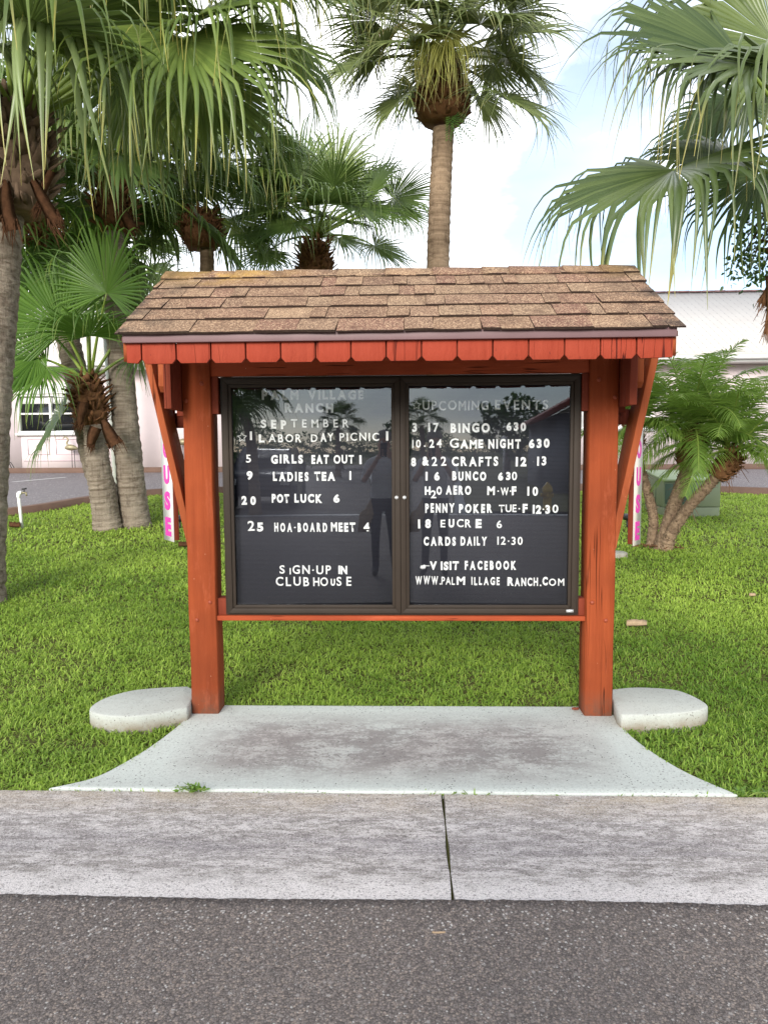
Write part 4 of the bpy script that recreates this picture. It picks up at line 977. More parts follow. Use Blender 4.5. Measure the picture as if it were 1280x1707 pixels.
b = MB(); b.prism([(-.06, -.28), (.07, -.25), (.10, -.02), (.03, .16), (-.02, .02), (-.08, -.05)], -.03, .02, 'y')
yb = b.build('split_boot', 'chip', P4); yb.location = Vector(A3(147, 690, 10.18))-b4; yb.rotation_euler.y = .2
short = [((104, 548), 10.2, (-.30, -.12, .90), (.25, -.93, .15), 1.20, .62), ((178, 488), 10.0, (.12, -.2, .75), (-.25, -.9, .1), 1.05, .88), ((62, 595), 10.1, (-.75, -.25, .05), (-.15, -.75, .6), 1.15, .55), ((78, 612), 10.0, (-.65, -.4, -.45), (-.25, -.7, .6), .95, .72),
         ((236, 520), 10.9, (.62, .1, .60), (-.3, -.85, .3), 1.15, .12), ((232, 585), 10.6, (.70, .1, -.30), (.2, -.8, .5), .62, .2), ((140, 450), 10.9, (-.05, .3, .9), (0, -.9, .3), 1.15, .45), ((45, 520), 10.9, (-.8, .1, .45), (.1, -.8, .5), 1.1, .40), ((60, 470), 11.1, (-.5, .2, .7), (.2, -.85, .3), 1.1, .35), ((150, 560), 9.7, (.1, -.85, .3), (0, -.35, .9), .9, .7), ((105, 690), 10.7, (-.55, .2, -.6), (-.3, -.5, .7), .9, .3)]
for hp, dp, ax, nn, rd, tn in short:
    frond(P4, C4-UP*.05, A3(*hp, dp), ax, nn, 'fan_bright' if tn > .3 else 'fan_far', 'petiole', .02, .06, rad=rd*random.uniform(1.22, 1.34), nseg=52, half=118, fused=.46, bend=.68, droop=.2, hang=2.2, tone=tn)

# --- palms behind the roof
base = Vector((*at(343, 640, 12.5).xy, gzf(12.5))); P5 = thing('fan_palm', 'palm behind the left end of the shingled roof, shaggy brown boot on a thin trunk', 'palm tree', base, 'palm trees')
trunk(P5, [base-Vector((0, 0, .1)), at(344, 600, 12.5), at(345, 500, 12.5), at(345, 400, 12.5)], .15, .115, 'trunk_brown', 1.4)
boots(P5, A3(336, 383, 12.5), .40, .62, 150, 'boot', .17, shag=1.2, w0=.04)
C5 = A3(335, 350, 12.5)
rnd_fronds(P5, C5+UP*.35, 22, 'fan_far', 1.4, 1.25, 78, 0, mats=['fan_far', 'fan'], nseg=44, half=122, fused=.48, droop=.5, hang=2.8)
for hp, ax in (((410, 390), (.8, -.1, -.25)), ((432, 420), (.8, .1, -.35)), ((262, 400), (-.7, -.1, -.3))):
    frond(P5, C5-UP*.1, A3(*hp, 12.3), ax, (0, -.55, .8), 'fan_far', 'petiole', .018, .1, rad=.85, nseg=44, half=130, fused=.45, droop=.4, hang=2.2, tone=.35)
base = Vector((*at(526, 640, 13.2).xy, gzf(13.2))); P6 = thing('fan_palm', 'middle palm with a round dark green crown just above the roof ridge', 'palm tree', base, 'palm trees')
trunk(P6, [base-Vector((0, 0, .1)), at(526, 600, 13.2), at(526, 500, 13.2), at(525, 440, 13.2)], .20, .17, 'trunk', 1.3)
boots(P6, A3(525, 438, 13.2), .36, .72, 150, 'boot', .18, shag=.6, w0=.05)
C6 = A3(527, 395, 13.2)
mid = [((612, 330), 12.7, (.60, -.35, .55), (-.45, -.6, .65), 1.15, .70), ((655, 330), 12.9, (.92, -.1, .12), (-.05, -.75, .6), 1.15, .5), ((600, 345), 12.2, (.40, -.62, -.5), (.3, -.6, .7), 1.15, .4), ((655, 345), 12.6, (.75, -.3, -.55), (.3, -.6, .65), .95, .35),
       ((560, 290), 13.2, (.25, .1, .95), (-.1, -.93, .1), 1.1, .85), ((500, 300), 13.0, (-.4, -.2, .85), (.2, -.9, .2), 1.2, .45), ((465, 350), 12.9, (-.85, -.2, .15), (-.1, -.7, .65), 1.2, .35), ((490, 370), 12.4, (-.5, -.6, -.5), (-.2, -.6, .7), 1.1, .35), ((545, 340), 12.0, (.1, -.85, .0), (0, -.3, .9), 1.15, .45), ((530, 300), 13.6, (0, .4, .85), (0, -.9, .4), 1.2, .5), ((590, 310), 13.6, (.5, .4, .6), (-.3, -.8, .5), 1.2, .5), ((440, 320), 13.5, (-.6, .3, .5), (.2, -.8, .5), 1.2, .3)]
for hp, dp, ax, nn, rd, tn in mid:
    frond(P6, C6, A3(*hp, dp), ax, nn, 'fan' if tn > .8 else 'fan_far', 'petiole', .02, .04, rad=rd*1.15, nseg=52, half=120, fused=.42, bend=.68, droop=.22, hang=2.4, tone=tn)

rnd_fronds(P6, C6, 12, 'fan_far', 1.1, 1.0, 70, -12, nseg=46, half=120, fused=.44, bend=.68, droop=.3, hang=2.6)

# --- tall sabal in the middle
base = Vector((*at(731, 640, 11.6).xy, gzf(11.6))); P7 = thing('cabbage_palm', 'tall cabbage palm on a slender straight trunk rising above the roof centre', 'palm tree', base, 'palm trees')
trunk(P7, [base-Vector((0, 0, .1)), at(730, 560, 11.6), at(730, 440, 11.6), at(734, 320, 11.6), at(739, 215, 11.6)], .19, .165, 'trunk_brown', 1.1, .03)
boots(P7, A3(738, 170, 11.6), .50, .62, 260, 'boot', .14, shag=.35, w0=.045)
C7 = A3(737, 105, 11.6)
boots(P7, A3(737, 135, 11.6), .30, .45, 90, 'boot_grey', .24, shag=.2, w0=.045)
SAB = dict(nseg=50, fused=.40, hang=.55, fold=.4, jit=.2, cup=.2, narrow=1.1)
hs = [((622, 105), 11.2, (-.85, -.3, -.35), (-.2, -.5, .8), 1.05, .45), ((668, 165), 11.3, (-.6, -.3, -.7), (-.5, -.5, .6), .95, .40), ((842, 165), 11.2, (.75, -.2, -.5), (.4, -.5, .7), 1.15, .30), ((855, 60), 11.3, (.85, -.3, -.05), (.1, -.6, .8), 1.15, .45), ((800, 162), 11.5, (.3, -.1, -.85), (.6, -.6, .4), .9, .3),
      ((620, 20), 11.4, (-.85, -.2, .2), (.1, -.6, .8), 1.2, .5), ((700, -40), 11.6, (-.2, -.2, .9), (0, -.9, .3), 1.3, .6), ((840, -30), 11.6, (.6, -.1, .6), (-.2, -.8, .5), 1.2, .5), ((850, 105), 11.8, (.8, .2, -.4), (.3, -.5, .8), 1.1, .3), ((690, 70), 10.8, (-.4, -.75, -.35), (-.1, -.4, .9), 1.0, .5), ((800, 40), 10.7, (.35, -.8, -.2), (.1, -.35, .9), 1.1, .4), ((655, 60), 11.9, (-.7, .3, -.3), (-.2, -.5, .8), 1.1, .3)]
for hp, dp, ax, nn, rd, tn in hs:
    frond(P7, C7, A3(*hp, dp), ax, nn, 'sabal', 'petiole_dark', .02, .10, rad=rd*1.15, half=135, droop=.5, tone=tn, **SAB)
for hp, dp, ax in (((728, 70), 10.9, (0, -.5, -.85)), ((748, 52), 10.8, (.2, -.65, -.7)), ((715, 40), 10.9, (-.3, -.6, -.7))):
    frond(P7, C7, A3(*hp, dp), ax, (0, -.7, .6), 'yellow_frond', 'petiole', .02, .15, rad=1.1, nseg=44, half=95, fused=.30, droop=1.1, hang=1.8, jit=.16, tone=.5, narrow=1.1)
frond(P7, C7, A3(655, 45, 11.0), (-.5, -.3, -.7), (-.4, -.6, .6), 'dry', 'petiole_dark', .018, .1, rad=.8, nseg=36, half=120, fused=.2, droop=.8, hang=1.2, jit=.3, tone=.5, narrow=.5)
rnd_fronds(P7, C7+UP*.1, 8, 'sabal', 1.15, 1.05, 30, -22, pmat='petiole_dark', half=130, droop=.6, **SAB)
rnd_fronds(P7, C7+UP*.4, 18, 'sabal', 1.15, 1.1, 85, 0, pmat='petiole_dark', half=130, droop=.5, **SAB)

# --- palm whose crown reaches in from the right edge
base = Vector((4.35, 6.7, .15)); P8 = thing('fan_palm', 'palm at the right edge reaching in with two long weeping fan fronds', 'palm tree', base, 'palm trees')
C8 = A3(1365, 320, 6.6)
trunk(P8, [base-Vector((0, 0, .1)), Vector((4.3, 6.7, 1.6)), Vector(C8)-Vector((0, 0, .5))], .2, .17, 'trunk', 1.3)
boots(P8, C8-UP*.25, .33, .9, 110, 'boot', .2, shag=.9, w0=.06)
husk(P8, A3(1288, 462, 6.35), A3(1276, 545, 6.3), .13, .02, mat='boot'); husk(P8, A3(1300, 455, 6.4), A3(1270, 508, 6.35), .12, .11, mat='boot')
hr = [((1122, 283), 5.75, (-.66, -.48, -.50), (-.25, -.42, .86), 1.58, 'fan_deep', dict(fused=.46, bend=.58, hang=3.6, nseg=56, half=122, tone=.38)),
      ((1240, 105), 5.9, (-.92, -.12, .22), (.05, -.72, .70), 1.62, 'fan_deep', dict(fused=.50, bend=.66, hang=3.8, nseg=40, half=74, tone=.22)),
      ((1252, 108), 5.5, (-.35, -.72, -.50), (.05, -.6, .8), 1.55, 'fan_deep', dict(fused=.36, hang=3.0, nseg=44, half=115, tone=.42)),
      ((1214, 262), 6.2, (-.90, .05, .05), (0, -.55, .83), .95, 'fan_deep', dict(fused=.5, hang=2.6, nseg=44, half=100, tone=.45)),
      ((1330, 120), 5.6, (-.1, -.75, -.2), (.05, -.5, .85), 1.6, 'fan_deep', dict(fused=.4, hang=3.2, nseg=50, half=120, tone=.55)),
      ((1292, 70), 6.4, (-.35, .1, .8), (-.1, -.9, .2), 1.5, 'fan_deep', dict(fused=.55, hang=2.5, nseg=58, half=140, tone=.75)),
      ((1235, 175), 6.9, (-.75, .25, -.45), (-.15, -.6, .7), 1.25, 'fan_far', dict(fused=.4, hang=3.0, nseg=44, half=110, tone=.35)),
      ((1265, 290), 6.6, (-.6, -.1, -.65), (-.3, -.6, .6), 1.1, 'fan_far', dict(fused=.4, hang=2.8, nseg=40, half=110, tone=.3))]
for hp, dp, ax, nn, rd, mt, ex in hr:
    kw = dict(LIV); kw.update(ex); frond(P8, C8, A3(*hp, dp), ax, nn, mt, 'petiole', .02, .06, rad=rd, **kw)
rnd_fronds(P8, C8, 8, 'fan_deep', 1.5, 1.2, 70, 0, 20, 160, **LIV)

# --- slim palm by the building, seen between the clump trunks
base = Vector((*at(197, 780, 19.3).xy, gzf(19.3))); P10 = thing('fan_palm', 'distant slim palm by the pink wall, seen between the clump trunks', 'palm tree', base, 'palm trees')
trunk(P10, [base-Vector((0, 0, .1)), at(197, 700, 19.3), at(195, 600, 19.3), at(200, 480, 19.3)], .12, .11, 'trunk_brown', 1.2)
C10 = A3(203, 460, 19.3); boots(P10, C10-UP*.1, .25, .5, 50, 'boot', .18)
rnd_fronds(P10, C10, 18, 'fan_far', 1.3, 1.2, 75, -40, nseg=32, half=122, fused=.5, droop=.5, hang=2.0)

# --- feather palms (pygmy date) at right
def feather(par, C, az, el, L_, mat='pinnate', npair=48, ll=.30, droop=1.5, tone=.5):
    rd = np.array([math.sin(az), math.cos(az), 0]); d = rd*math.cos(el)+UP*math.sin(el); p = np.array(C, float); n = 26; st = L_/n; pts = [p.copy()]; ds = [d]
    for k in range(n):
        d = nrm(d-UP*droop*st*(.25+1.2*k/n)); p = p+d*st; pts.append(p.copy()); ds.append(d)
    pts = np.array(pts); ds = np.array(ds); b = MB()
    V, F, A = [], [], []; side0 = np.cross(rd, UP)
    for k in range(npair):
        t = .12+.86*k/(npair-1); i = t*n; i0 = min(int(i), n-1); c = pts[i0]+(pts[i0+1]-pts[i0])*(i-i0); dd = ds[i0]; nn = nrm(np.cross(side0, dd)*-1); nn = nn if nn[2] > 0 else -nn
        ln = ll*(math.sin(math.pi*min(1, .18+.82*t))**.6)*random.uniform(.85, 1.1)+.03
        for sg in (-1, 1):
            dv = nrm(side0*sg*.85+dd*(.55+.3*t)+nn*random.uniform(.05, .45)+RNG.normal(0, .06, 3)); q = c.copy(); base = len(V); up_ = nrm(np.cross(dv, dd)); w_ = .009
            for j, tt in enumerate((0, .35, .7, 1)):
                ww = w_*(.8, 1, .75, .1)[j]; V += [q-dd*ww, q+dd*ww]; A += [(tt, np.clip(tone+random.uniform(-.2, .2), 0, 1), random.random())]*2
                dv = nrm(dv-UP*.28); q = q+dv*ln*.35
            for j in range(3): F.append((base+2*j, base+2*j+1, base+2*j+3, base+2*j+2))
    b.add(V, F, A); o = b.build('frond', mat, par)
    b = MB(); b.tube(pts[::2], np.linspace(.012, .003, len(pts[::2])), 5); b.build('leaf_stalk', 'petiole', o, smooth=True)
b9 = gp(1100, 912); P9 = thing('date_palm', 'low multi stemmed date palm with feathery arching fronds in front of the green cabinet', 'palm tree', b9, 'palm trees')
stems = [([b9-Vector((0, 0, .08)), at(1112, 880, 9.0), at(1126, 835, 9.0), at(1142, 790, 9.0), at(1152, 750, 9.0)], .085, .075, (1154, 745), 9.0, .20, .50, (1153, 718), 30, .5),
         ([b9+Vector((.05, -.05, -.08)), at(1118, 890, 8.9), at(1148, 845, 8.8), at(1178, 812, 8.75), at(1205, 782, 8.7)], .075, .06, (1211, 775), 8.7, .16, .38, (1216, 752), 24, .55),
         ([b9+Vector((-.08, .12, -.08)), at(1089, 870, 9.2), at(1082, 830, 9.25), at(1068, 780, 9.3), at(1058, 735, 9.3)], .06, .05, (1056, 728), 9.3, .13, .3, (1054, 712), 14, .4)]
for pts, r0, r1, bp, by, br, bh, cp, nf, tn in stems:
    trunk(P9, pts, r0, r1, 'trunk_brown', 1.4, .18)
    sp_ = spline(pts, 6)
    for i_ in range(3, len(sp_)-1, 2):
        f_ = i_/len(sp_); boots(P9, sp_[i_], (r0+(r1-r0)*f_)*1.22, np.linalg.norm(sp_[min(i_+2, len(sp_)-1)]-sp_[i_]), 34, 'boot_grey', .035, sp_[i_+1]-sp_[i_], .1, 'leaf_scars', .014)
    ax_ = np.array(pts[-1])-np.array(pts[-2]); boots(P9, A3(*bp, by), br, bh, 190, 'boot', .07, ax_, .25, w0=.024)
    C = A3(*cp, by)
    for k in range(nf):
        t = (k+.5)/nf; feather(P9, C+RNG.normal(0, .02, 3), R((k*137.5) % 360), R(80-88*t**1.1+random.uniform(-5, 5)), random.uniform(.92, 1.2)*(1.05 if nf > 20 else .85), tone=random.uniform(.2, .8), droop=random.uniform(1.2, 2.0))
b = MB(); cc = b9
for _ in range(60):
    a_, r_ = random.uniform(0, 6.28), random.uniform(.05, .32); p = Vector((cc.x+r_*math.cos(a_), cc.y+r_*math.sin(a_), cc.z+.015)); q = p+Vector((random.uniform(-.08, .08), random.uniform(-.08, .08), random.uniform(-.01, .03)))
    b.bar(p, q, .012, .006, (0, 0, 1))
tag(b.build('leaf_litter', 'boot', P9), kind='stuff')

# --- leafy branch of a tree beyond the right edge, and the fern in the tall palm
base = Vector((5.3, 7.6, gzf(7.6))); BT = thing('broadleaf_tree', 'broadleaf tree at the right edge, small dark green leaves hanging over the white roof', 'tree', base)
b = MB(); tp = at(1330, 330, 7.2); b.tube(spline([base, base+Vector((-.1, -.1, 1.6)), tp]), np.linspace(.12, .05, 17), 10)
tips = [(1246, 360, 6.9), (1238, 405, 6.8), (1262, 330, 6.9), (1250, 440, 6.8), (1228, 440, 6.75), (1268, 460, 6.9), (1275, 395, 7.0), (1268, 290, 7.0), (1258, 425, 6.9)]
for px, py, y in tips: b.tube(spline([tp, (tp+at(px, py, y))*.5+Vector((0, 0, .12)), at(px, py, y)], 5), np.linspace(.022, .004, 11), 5)
b.build('branch', 'bark', BT, smooth=True)
b = MB(); V, F, A = [], [], []
for px, py, y in tips+[(1290, 350, 7.0), (1300, 420, 7.0), (1285, 450, 6.9), (1310, 300, 7.1)]:
    for _ in range(46):
        c = np.array(at(px+random.gauss(0, 13), py+random.gauss(0, 17), y+random.gauss(0, .12))); d = nrm(RNG.normal(0, 1, 3)+np.array([-.4, -.2, -.5])); s_ = nrm(np.cross(d, RNG.normal(0, 1, 3))); ln, ww = random.uniform(.045, .075), random.uniform(.012, .020)
        i = len(V); up_ = np.cross(d, s_); V += [c, c+d*ln*.35+s_*ww+up_*.006, c+d*ln*.35-s_*ww+up_*.006, c+d*ln*.75+s_*ww*.75, c+d*ln*.75-s_*ww*.75, c+d*ln]; tn = random.random()
        A += [(0, tn, 0)]*6; F.append((i, i+1, i+3, i+5)); F.append((i, i+5, i+4, i+2))
b.add(V, F, A); b.build('foliage', 'broad', BT)
fr = thing('fern', 'small green fern sprouting under the boots of the tall cabbage palm', 'fern', at(752, 190, 11.35))
for az_, el_, ln in ((60, -20, .42), (110, -45, .48), (150, -60, .5), (200, -70, .4)):
    rd = R(az_); d0 = np.array([math.sin(rd)*math.cos(R(el_)), -abs(math.cos(rd))*.4, math.sin(R(el_))]); b = MB(); V, F, A = [], [], []; p = np.array(at(752, 190, 11.35))
    for k in range(11):
        c = p+d0*ln*(k+1)/11-UP*.05*(k/11)**2; s_ = nrm(np.cross(d0, (0, -1, .2)))
        for sg in (-1, 1):
            t_ = c+s_*sg*.10*(1-.5*k/11)+d0*.05; m_ = (c+t_)/2; i = len(V); V += [c, m_+d0*.014, t_, m_-d0*.014]; F.append((i, i+1, i+2, i+3)); A += [(0, random.random(), 0)]*4
    b.add(V, F, A); b.build('leaf', 'broad', fr)

# ------------------------------------------------------------------ building behind the lot
Bc = Vector((-1, 20.8, .95)); BL = thing('clubhouse', 'long pale pink single storey building with a white ribbed roof', 'building', Bc)
YB = 20.8; ZB0, ZB1 = .93, 3.93
b = MB(); WX0, WX1 = -12.55, -9.0
wz0, wz1 = at(75, 719, YB).z, at(75, 660, YB).z; wx0, wx1 = at(33, 690, YB).x, at(137, 690, YB).x
for x0, x1, z0, z1 in ((-15, wx0, ZB0, ZB1), (wx1, 14, ZB0, ZB1), (wx0, wx1, ZB0, wz0), (wx0, wx1, wz1, ZB1)): b.box(x0, x1, YB, YB+.2, z0, z1)
b.box(-15, -14.8, YB+.2, YB+9, ZB0, ZB1); b.box(13.8, 14, YB+.2, YB+9, ZB0, ZB1)
b.build('wall', 'pink', BL)
def window(x0, x1, z0, z1):
    b = MB(); frame_rect(b, x0-.05, x1+.05, z0-.05, z1+.05, .06, YB-.05, YB+.06)
    for k in (.5,):
        xm = x0+(x1-x0)*k; b.box(xm-.035, xm+.035, YB-.035, YB+.055, z0+.041, z1-.041)
    zm = (z0+z1)/2; b.box(x0+.041, x1-.041, YB-.02, YB+.045, zm-.025, zm+.025)
    f = b.build('window', 'trim', BL)
    b = MB(); b.box(x0+.02, x1-.02, YB+.065, YB+.08, z0+.02, z1-.02); b.build('pane', 'pane', f)
    b = MB(); b.box(x0+.03, x1-.03, YB+.062, YB+.064, z1-.22, z1-.03); b.build('blind', 'trim', f)
    b = MB(); b.box(x0-.12, x1+.12, YB-.10, YB-.002, z0-.12, z0-.052); b.build('sill', 'trim', f)
    b = MB()
    for k in range(6): b.box(x0-.1, x1+.1, YB-.10+.012*k, YB-.003, z1+.06+.055*k, z1+.105+.055*k)
    b.build('shutter', 'trim', f)
window(wx0, wx1, wz0, wz1)
b = MB(); g = .012
for x0, x1 in ((at(46, 740, YB).x, at(82, 740, YB).x), (at(93, 740, YB).x, at(150, 740, YB).x)):
    za, zb = at(60, 758, YB).z, at(60, 732, YB).z; frame_rect(b, x0, x1, za, zb, .018, YB-.014, YB-.001)
b.box(at(40, 768, YB).x, at(140, 768, YB).x, YB-.014, YB-.001, at(60, 769, YB).z, at(60, 767.5, YB).z); b.build('wall_moulding', 'pinkdark', BL)
window(5.0, 6.9, wz0, wz1)
b = MB(); b.box(-15.5, 14.5, YB-.62, YB-.58, ZB1-.06, ZB1+.13); b.build('fascia', 'trim', BL)
b = MB(); b.lathe([(.0001, 0), (.06, 0), (.06, 30), (.0001, 30)], (-15.5, YB-.69, ZB1+.06), 10, 'x'); b.build('gutter_pipe', 'trim', BL, smooth=False)
b = MB(); b.box(-15.4, 14.4, YB-.575, YB-.003, ZB1-.05, ZB1-.02); b.build('soffit', 'trim', BL)
yr = YB+4.4; zr = at(1180, 487, yr).z
b = MB(); b.add([(-15.7, YB-.72, ZB1+.14), (14.7, YB-.72, ZB1+.14), (14.7, yr, zr), (-15.7, yr, zr)], [(0, 1, 2, 3)]); b.add([(-15.7, yr, zr), (14.7, yr, zr), (14.7, yr+5.1, ZB1+.14), (-15.7, yr+5.1, ZB1+.14)], [(0, 1, 2, 3)])
ro = b.build('roof', 'roofmetal', BL); sol = ro.modifiers.new('Solidify', 'SOLIDIFY'); sol.thickness = .05
b = MB()
for k in range(76): b.box(-15.6+.4*k, -15.6+.4*k+.37, yr-.07, yr+.07, zr+.0, zr+.05+.004*(k % 3))
b.build('ridge_cap', 'fascia', ro)

# metal bird ornaments and a wire stand by the wall
def bird(px, py, h, lab, flip=1):
    c = at(px, py, 20.5); t = thing('bird_ornament', lab, 'ornament', Vector((c.x, 20.5, gzf(20.5)))); b = MB(); s_ = h
    body = [(-.42, 0), (-.2, .04), (.1, .02), (.3, -.05)]; pts = [Vector((c.x+flip*x*s_, 20.5, c.z+z*s_)) for x, z in body]
    b.tube(spline(pts, 5), [.02*s_, .05*s_, .09*s_, .12*s_, .14*s_, .15*s_, .16*s_, .16*s_, .15*s_, .14*s_, .12*s_, .10*s_, .08*s_, .06*s_, .03*s_, .01*s_], 10); b.build('body', 'bird', t, smooth=True)
    b = MB(); nk = [(.12, .05), (.3, .25), (.22, .45), (.36, .6), (.5, .5)]; b.tube(spline([Vector((c.x-flip*x*s_, 20.5, c.z+z*s_)) for x, z in nk], 5), np.linspace(.06, .02, 21)*s_, 8); b.build('neck', 'bird', t, smooth=True)
    b = MB()
    for dx in (-.05, .08): b.tube([Vector((c.x+dx*s_, 20.5, c.z-.08*s_)), Vector((c.x+dx*s_*1.2, 20.5, gzf(20.5)))], .018*s_, 6)
    b.build('legs', 'black', t)
bird(121, 747, .55, 'dark metal bird standing by the wall under the window', 1)
bird(302, 738, .62, 'metal bird with a raised curved neck, half hidden by the left post', -1)
c = at(13, 775, 20.3); ws = thing('wire_stand', 'small dark bent wire stand at the foot of the wall, left of the window', 'wire stand', Vector((c.x, 20.3, gzf(20.3))))
b = MB(); q = lambda x, z: Vector((c.x+x, 20.3, gzf(20.3)+z))
b.tube(spline([q(-.12, 0), q(-.12, .22), q(-.10, .27), q(-.06, .22), q(.10, 0)]), .012, 6); b.build('wire', 'black', ws)
b = MB(); b.tube(spline([q(.16, 0), q(.05, .24), q(.08, .27), q(.12, .22), q(.24, 0)]), .012, 6); b.build('wire', 'black', ws)

# white pole, water tap, green cabinet, lights, oddments on the lawn
pb = at(196, 845, 12.86); pb.z = gzf(12.86); pt = at(176, 560, 12.86)
PO = thing('pole', 'slim white pole standing behind the left palm clump', 'pole', pb)
b = MB(); b.tube([pb-Vector((0, 0, .05)), pt], .046, 14); b.build('shaft', 'pvc', PO, smooth=True)
b = MB(); b.lathe([(.0001, .03), (.05, .02), (.055, 0), (.055, -.05)], tuple(pt), 12); b.build('cap', 'pvc', PO)
b = MB(); b.lathe([(.11, -.02), (.10, .03), (.06, .05), (.047, .06)], tuple(pb), 14); b.build('collar', 'pvc', PO)
tb = at(37, 878, 10.7); tb.z = gzf(10.7); TP = thing('water_tap', 'white pipe standpipe with a small tap on the lawn at far left', 'water tap', tb)
tt = at(31, 828, 10.7)
b = MB(); b.tube([tb-Vector((0, 0, .05)), tt], .024, 10); b.build('pipe', 'pvc', TP, smooth=True)
b = MB(); b.tube(spline([tt-Vector((0, 0, .01)), tt+Vector((.005, 0, .05)), tt+Vector((.05, 0, .06))], 5), .031, 10); b.build('elbow', 'pvc', TP, smooth=True)
b = MB(); e = tt+Vector((.05, 0, .06)); b.tube([e, e+Vector((.07, 0, 0))], .014, 8); b.tube([e+Vector((.07, 0, .01)), e+Vector((.075, 0, -.05))], .013, 8); b.build('spout', 'bird', TP)
b = MB(); b.bar(e+Vector((.04, -.0, .01)), e+Vector((.04, 0, .05)), .012, .012, (0, 1, 0)); b.bar(e+Vector((.01, -.012, .055)), e+Vector((.075, .012, .065)), .02, .012, (0, 1, 0)); b.build('handle', 'black', TP)

c0 = at(1105, 860, 11.6); GB = thing('utility_cabinet', 'green metal utility cabinet on the lawn behind the date palm', 'utility cabinet', Vector((c0.x+.45, 12.0, gzf(12)-.02)))
x0, x1 = c0.x, at(1200, 858, 11.6).x; zf = at(1104, 800, 11.6).z; zb = at(1074, 784, 12.5).z; zg = gzf(11.6)-.04; zgb = gzf(12.5)-.08
zs = at(1104, 846, 11.6).z
b = MB(); b.prism([(11.6, zs+.006), (12.5, zs+.006), (12.5, zb-.03), (11.6, zf-.03)], x0, x1, 'x'); b.build('housing', 'green_box', GB, bevel=.012)
b = MB(); b.prism([(11.605, zg-.1), (12.495, zg-.1), (12.495, zs), (11.605, zs)], x0+.005, x1-.005, 'x'); b.build('plinth', 'green_box', GB, bevel=.008)
b = MB(); b.prism([(11.57, zf-.028), (12.52, zb-.028), (12.52, zb+.012), (11.57, zf+.012)], x0-.02, x1+.02, 'x'); b.build('lid', 'green_lid', GB, bevel=.012)
b = MB(); b.box(x0+.02, x0+.5, 11.588, 11.597, zs+.06, zf-.06); b.build('access_panel', 'green_dark', GB, bevel=.003)
b = MB(); b.box(x0+.12, x0+.32, 11.580, 11.587, zs+.20, zs+.23); b.box(x0+.16, x0+.28, 11.570, 11.587, zs+.10, zs+.13); b.build('latch', 'black', GB, bevel=.002)
b = MB(); b.box(x0-.006, x0-.001, 11.95, 11.97, zs+.02, zf-.04); b.build('side_seam', 'green_dark', GB)
for px, py, lab in ((1045, 878, 'small black spotlight on a stake to the right of the message board'), (300, 880, 'small black spotlight on a stake to the left of the message board')):
    p = gp(px, py); t = thing('garden_spotlight', lab, 'spotlight', p, 'garden spotlights')
    b = MB(); b.tube([p-Vector((0, 0, .05)), p+Vector((0, 0, .10))], .012, 8); b.build('stake', 'black', t)
    b = MB(); b.lathe([(.0001, -.07), (.03, -.07), (.04, -.02), (.055, .05), (.05, .055), (.0001, .045)], (p.x, p.y, p.z+.14), 12, 'y'); b.build('head', 'black', t)
p = gp(1024, 924); b = MB(); b.lathe([(.0001, .03), (.13, .03), (.15, .02), (.155, -.03)], (p.x, p.y, p.z), 22)
tag(b.build('stepping_stone', 'block', origin=tuple(p)), 'round grey stepping stone in the grass right of the right post', 'stepping stone')
def scrap(name, px, py, l, w_, h, mat, lab, cat, ang=0, z=None):
    p = gp(px, py) if z is None else z; b = MB(); n = 9; V = []
    for i in range(n):
        t = i/(n-1)-.5; ww = w_*(1-(2*abs(t))**3)*random.uniform(.8, 1.1)+.002
        x, y = t*l*math.cos(ang), t*l*math.sin(ang); V += [(p.x+x, p.y+y-ww, p.z+h*.3), (p.x+x, p.y+y, p.z+h*random.uniform(.9, 1.2)), (p.x+x, p.y+y+ww, p.z+h*.4), (p.x+x, p.y+y, p.z)]
    b.add(V, [(4*i+k, 4*i+(k+1) % 4, 4*i+4+(k+1) % 4, 4*i+4+k) for i in range(n-1) for k in range(4)]); tag(b.build(name, mat, origin=tuple(p)), lab, cat)
scrap('bark_piece', 1061, 1044, .17, .022, .05, 'chip', 'dry tan bark strip lying on the grass right of the right post', 'bark', .1)
scrap('dry_leaf', 308, 911, .16, .05, .06, 'husk', 'brown dry leaf on the grass beside the left post', 'leaf', .3)
scrap('dry_leaf', 25, 879, .22, .05, .08, 'husk', 'dark curled dry leaf at the foot of the water tap', 'leaf', -.3)
scrap('paper_scrap', 1254, 994, .06, .014, .03, 'chip', 'small pale scrap on the grass at far right', 'litter')
scrap('wood_chip', 957, 1184, .045, .016, .012, 'redchip', 'small reddish wood chip on the slab by the right post', 'wood chip', .2, Vector((.982, 4.13, .002)))
scrap('dry_twig', 733, 1562, .042, .0022, .006, 'chip', 'short pale twig lying on the dark road', 'twig', .05, Vector((.093, 2.17, -.011)))
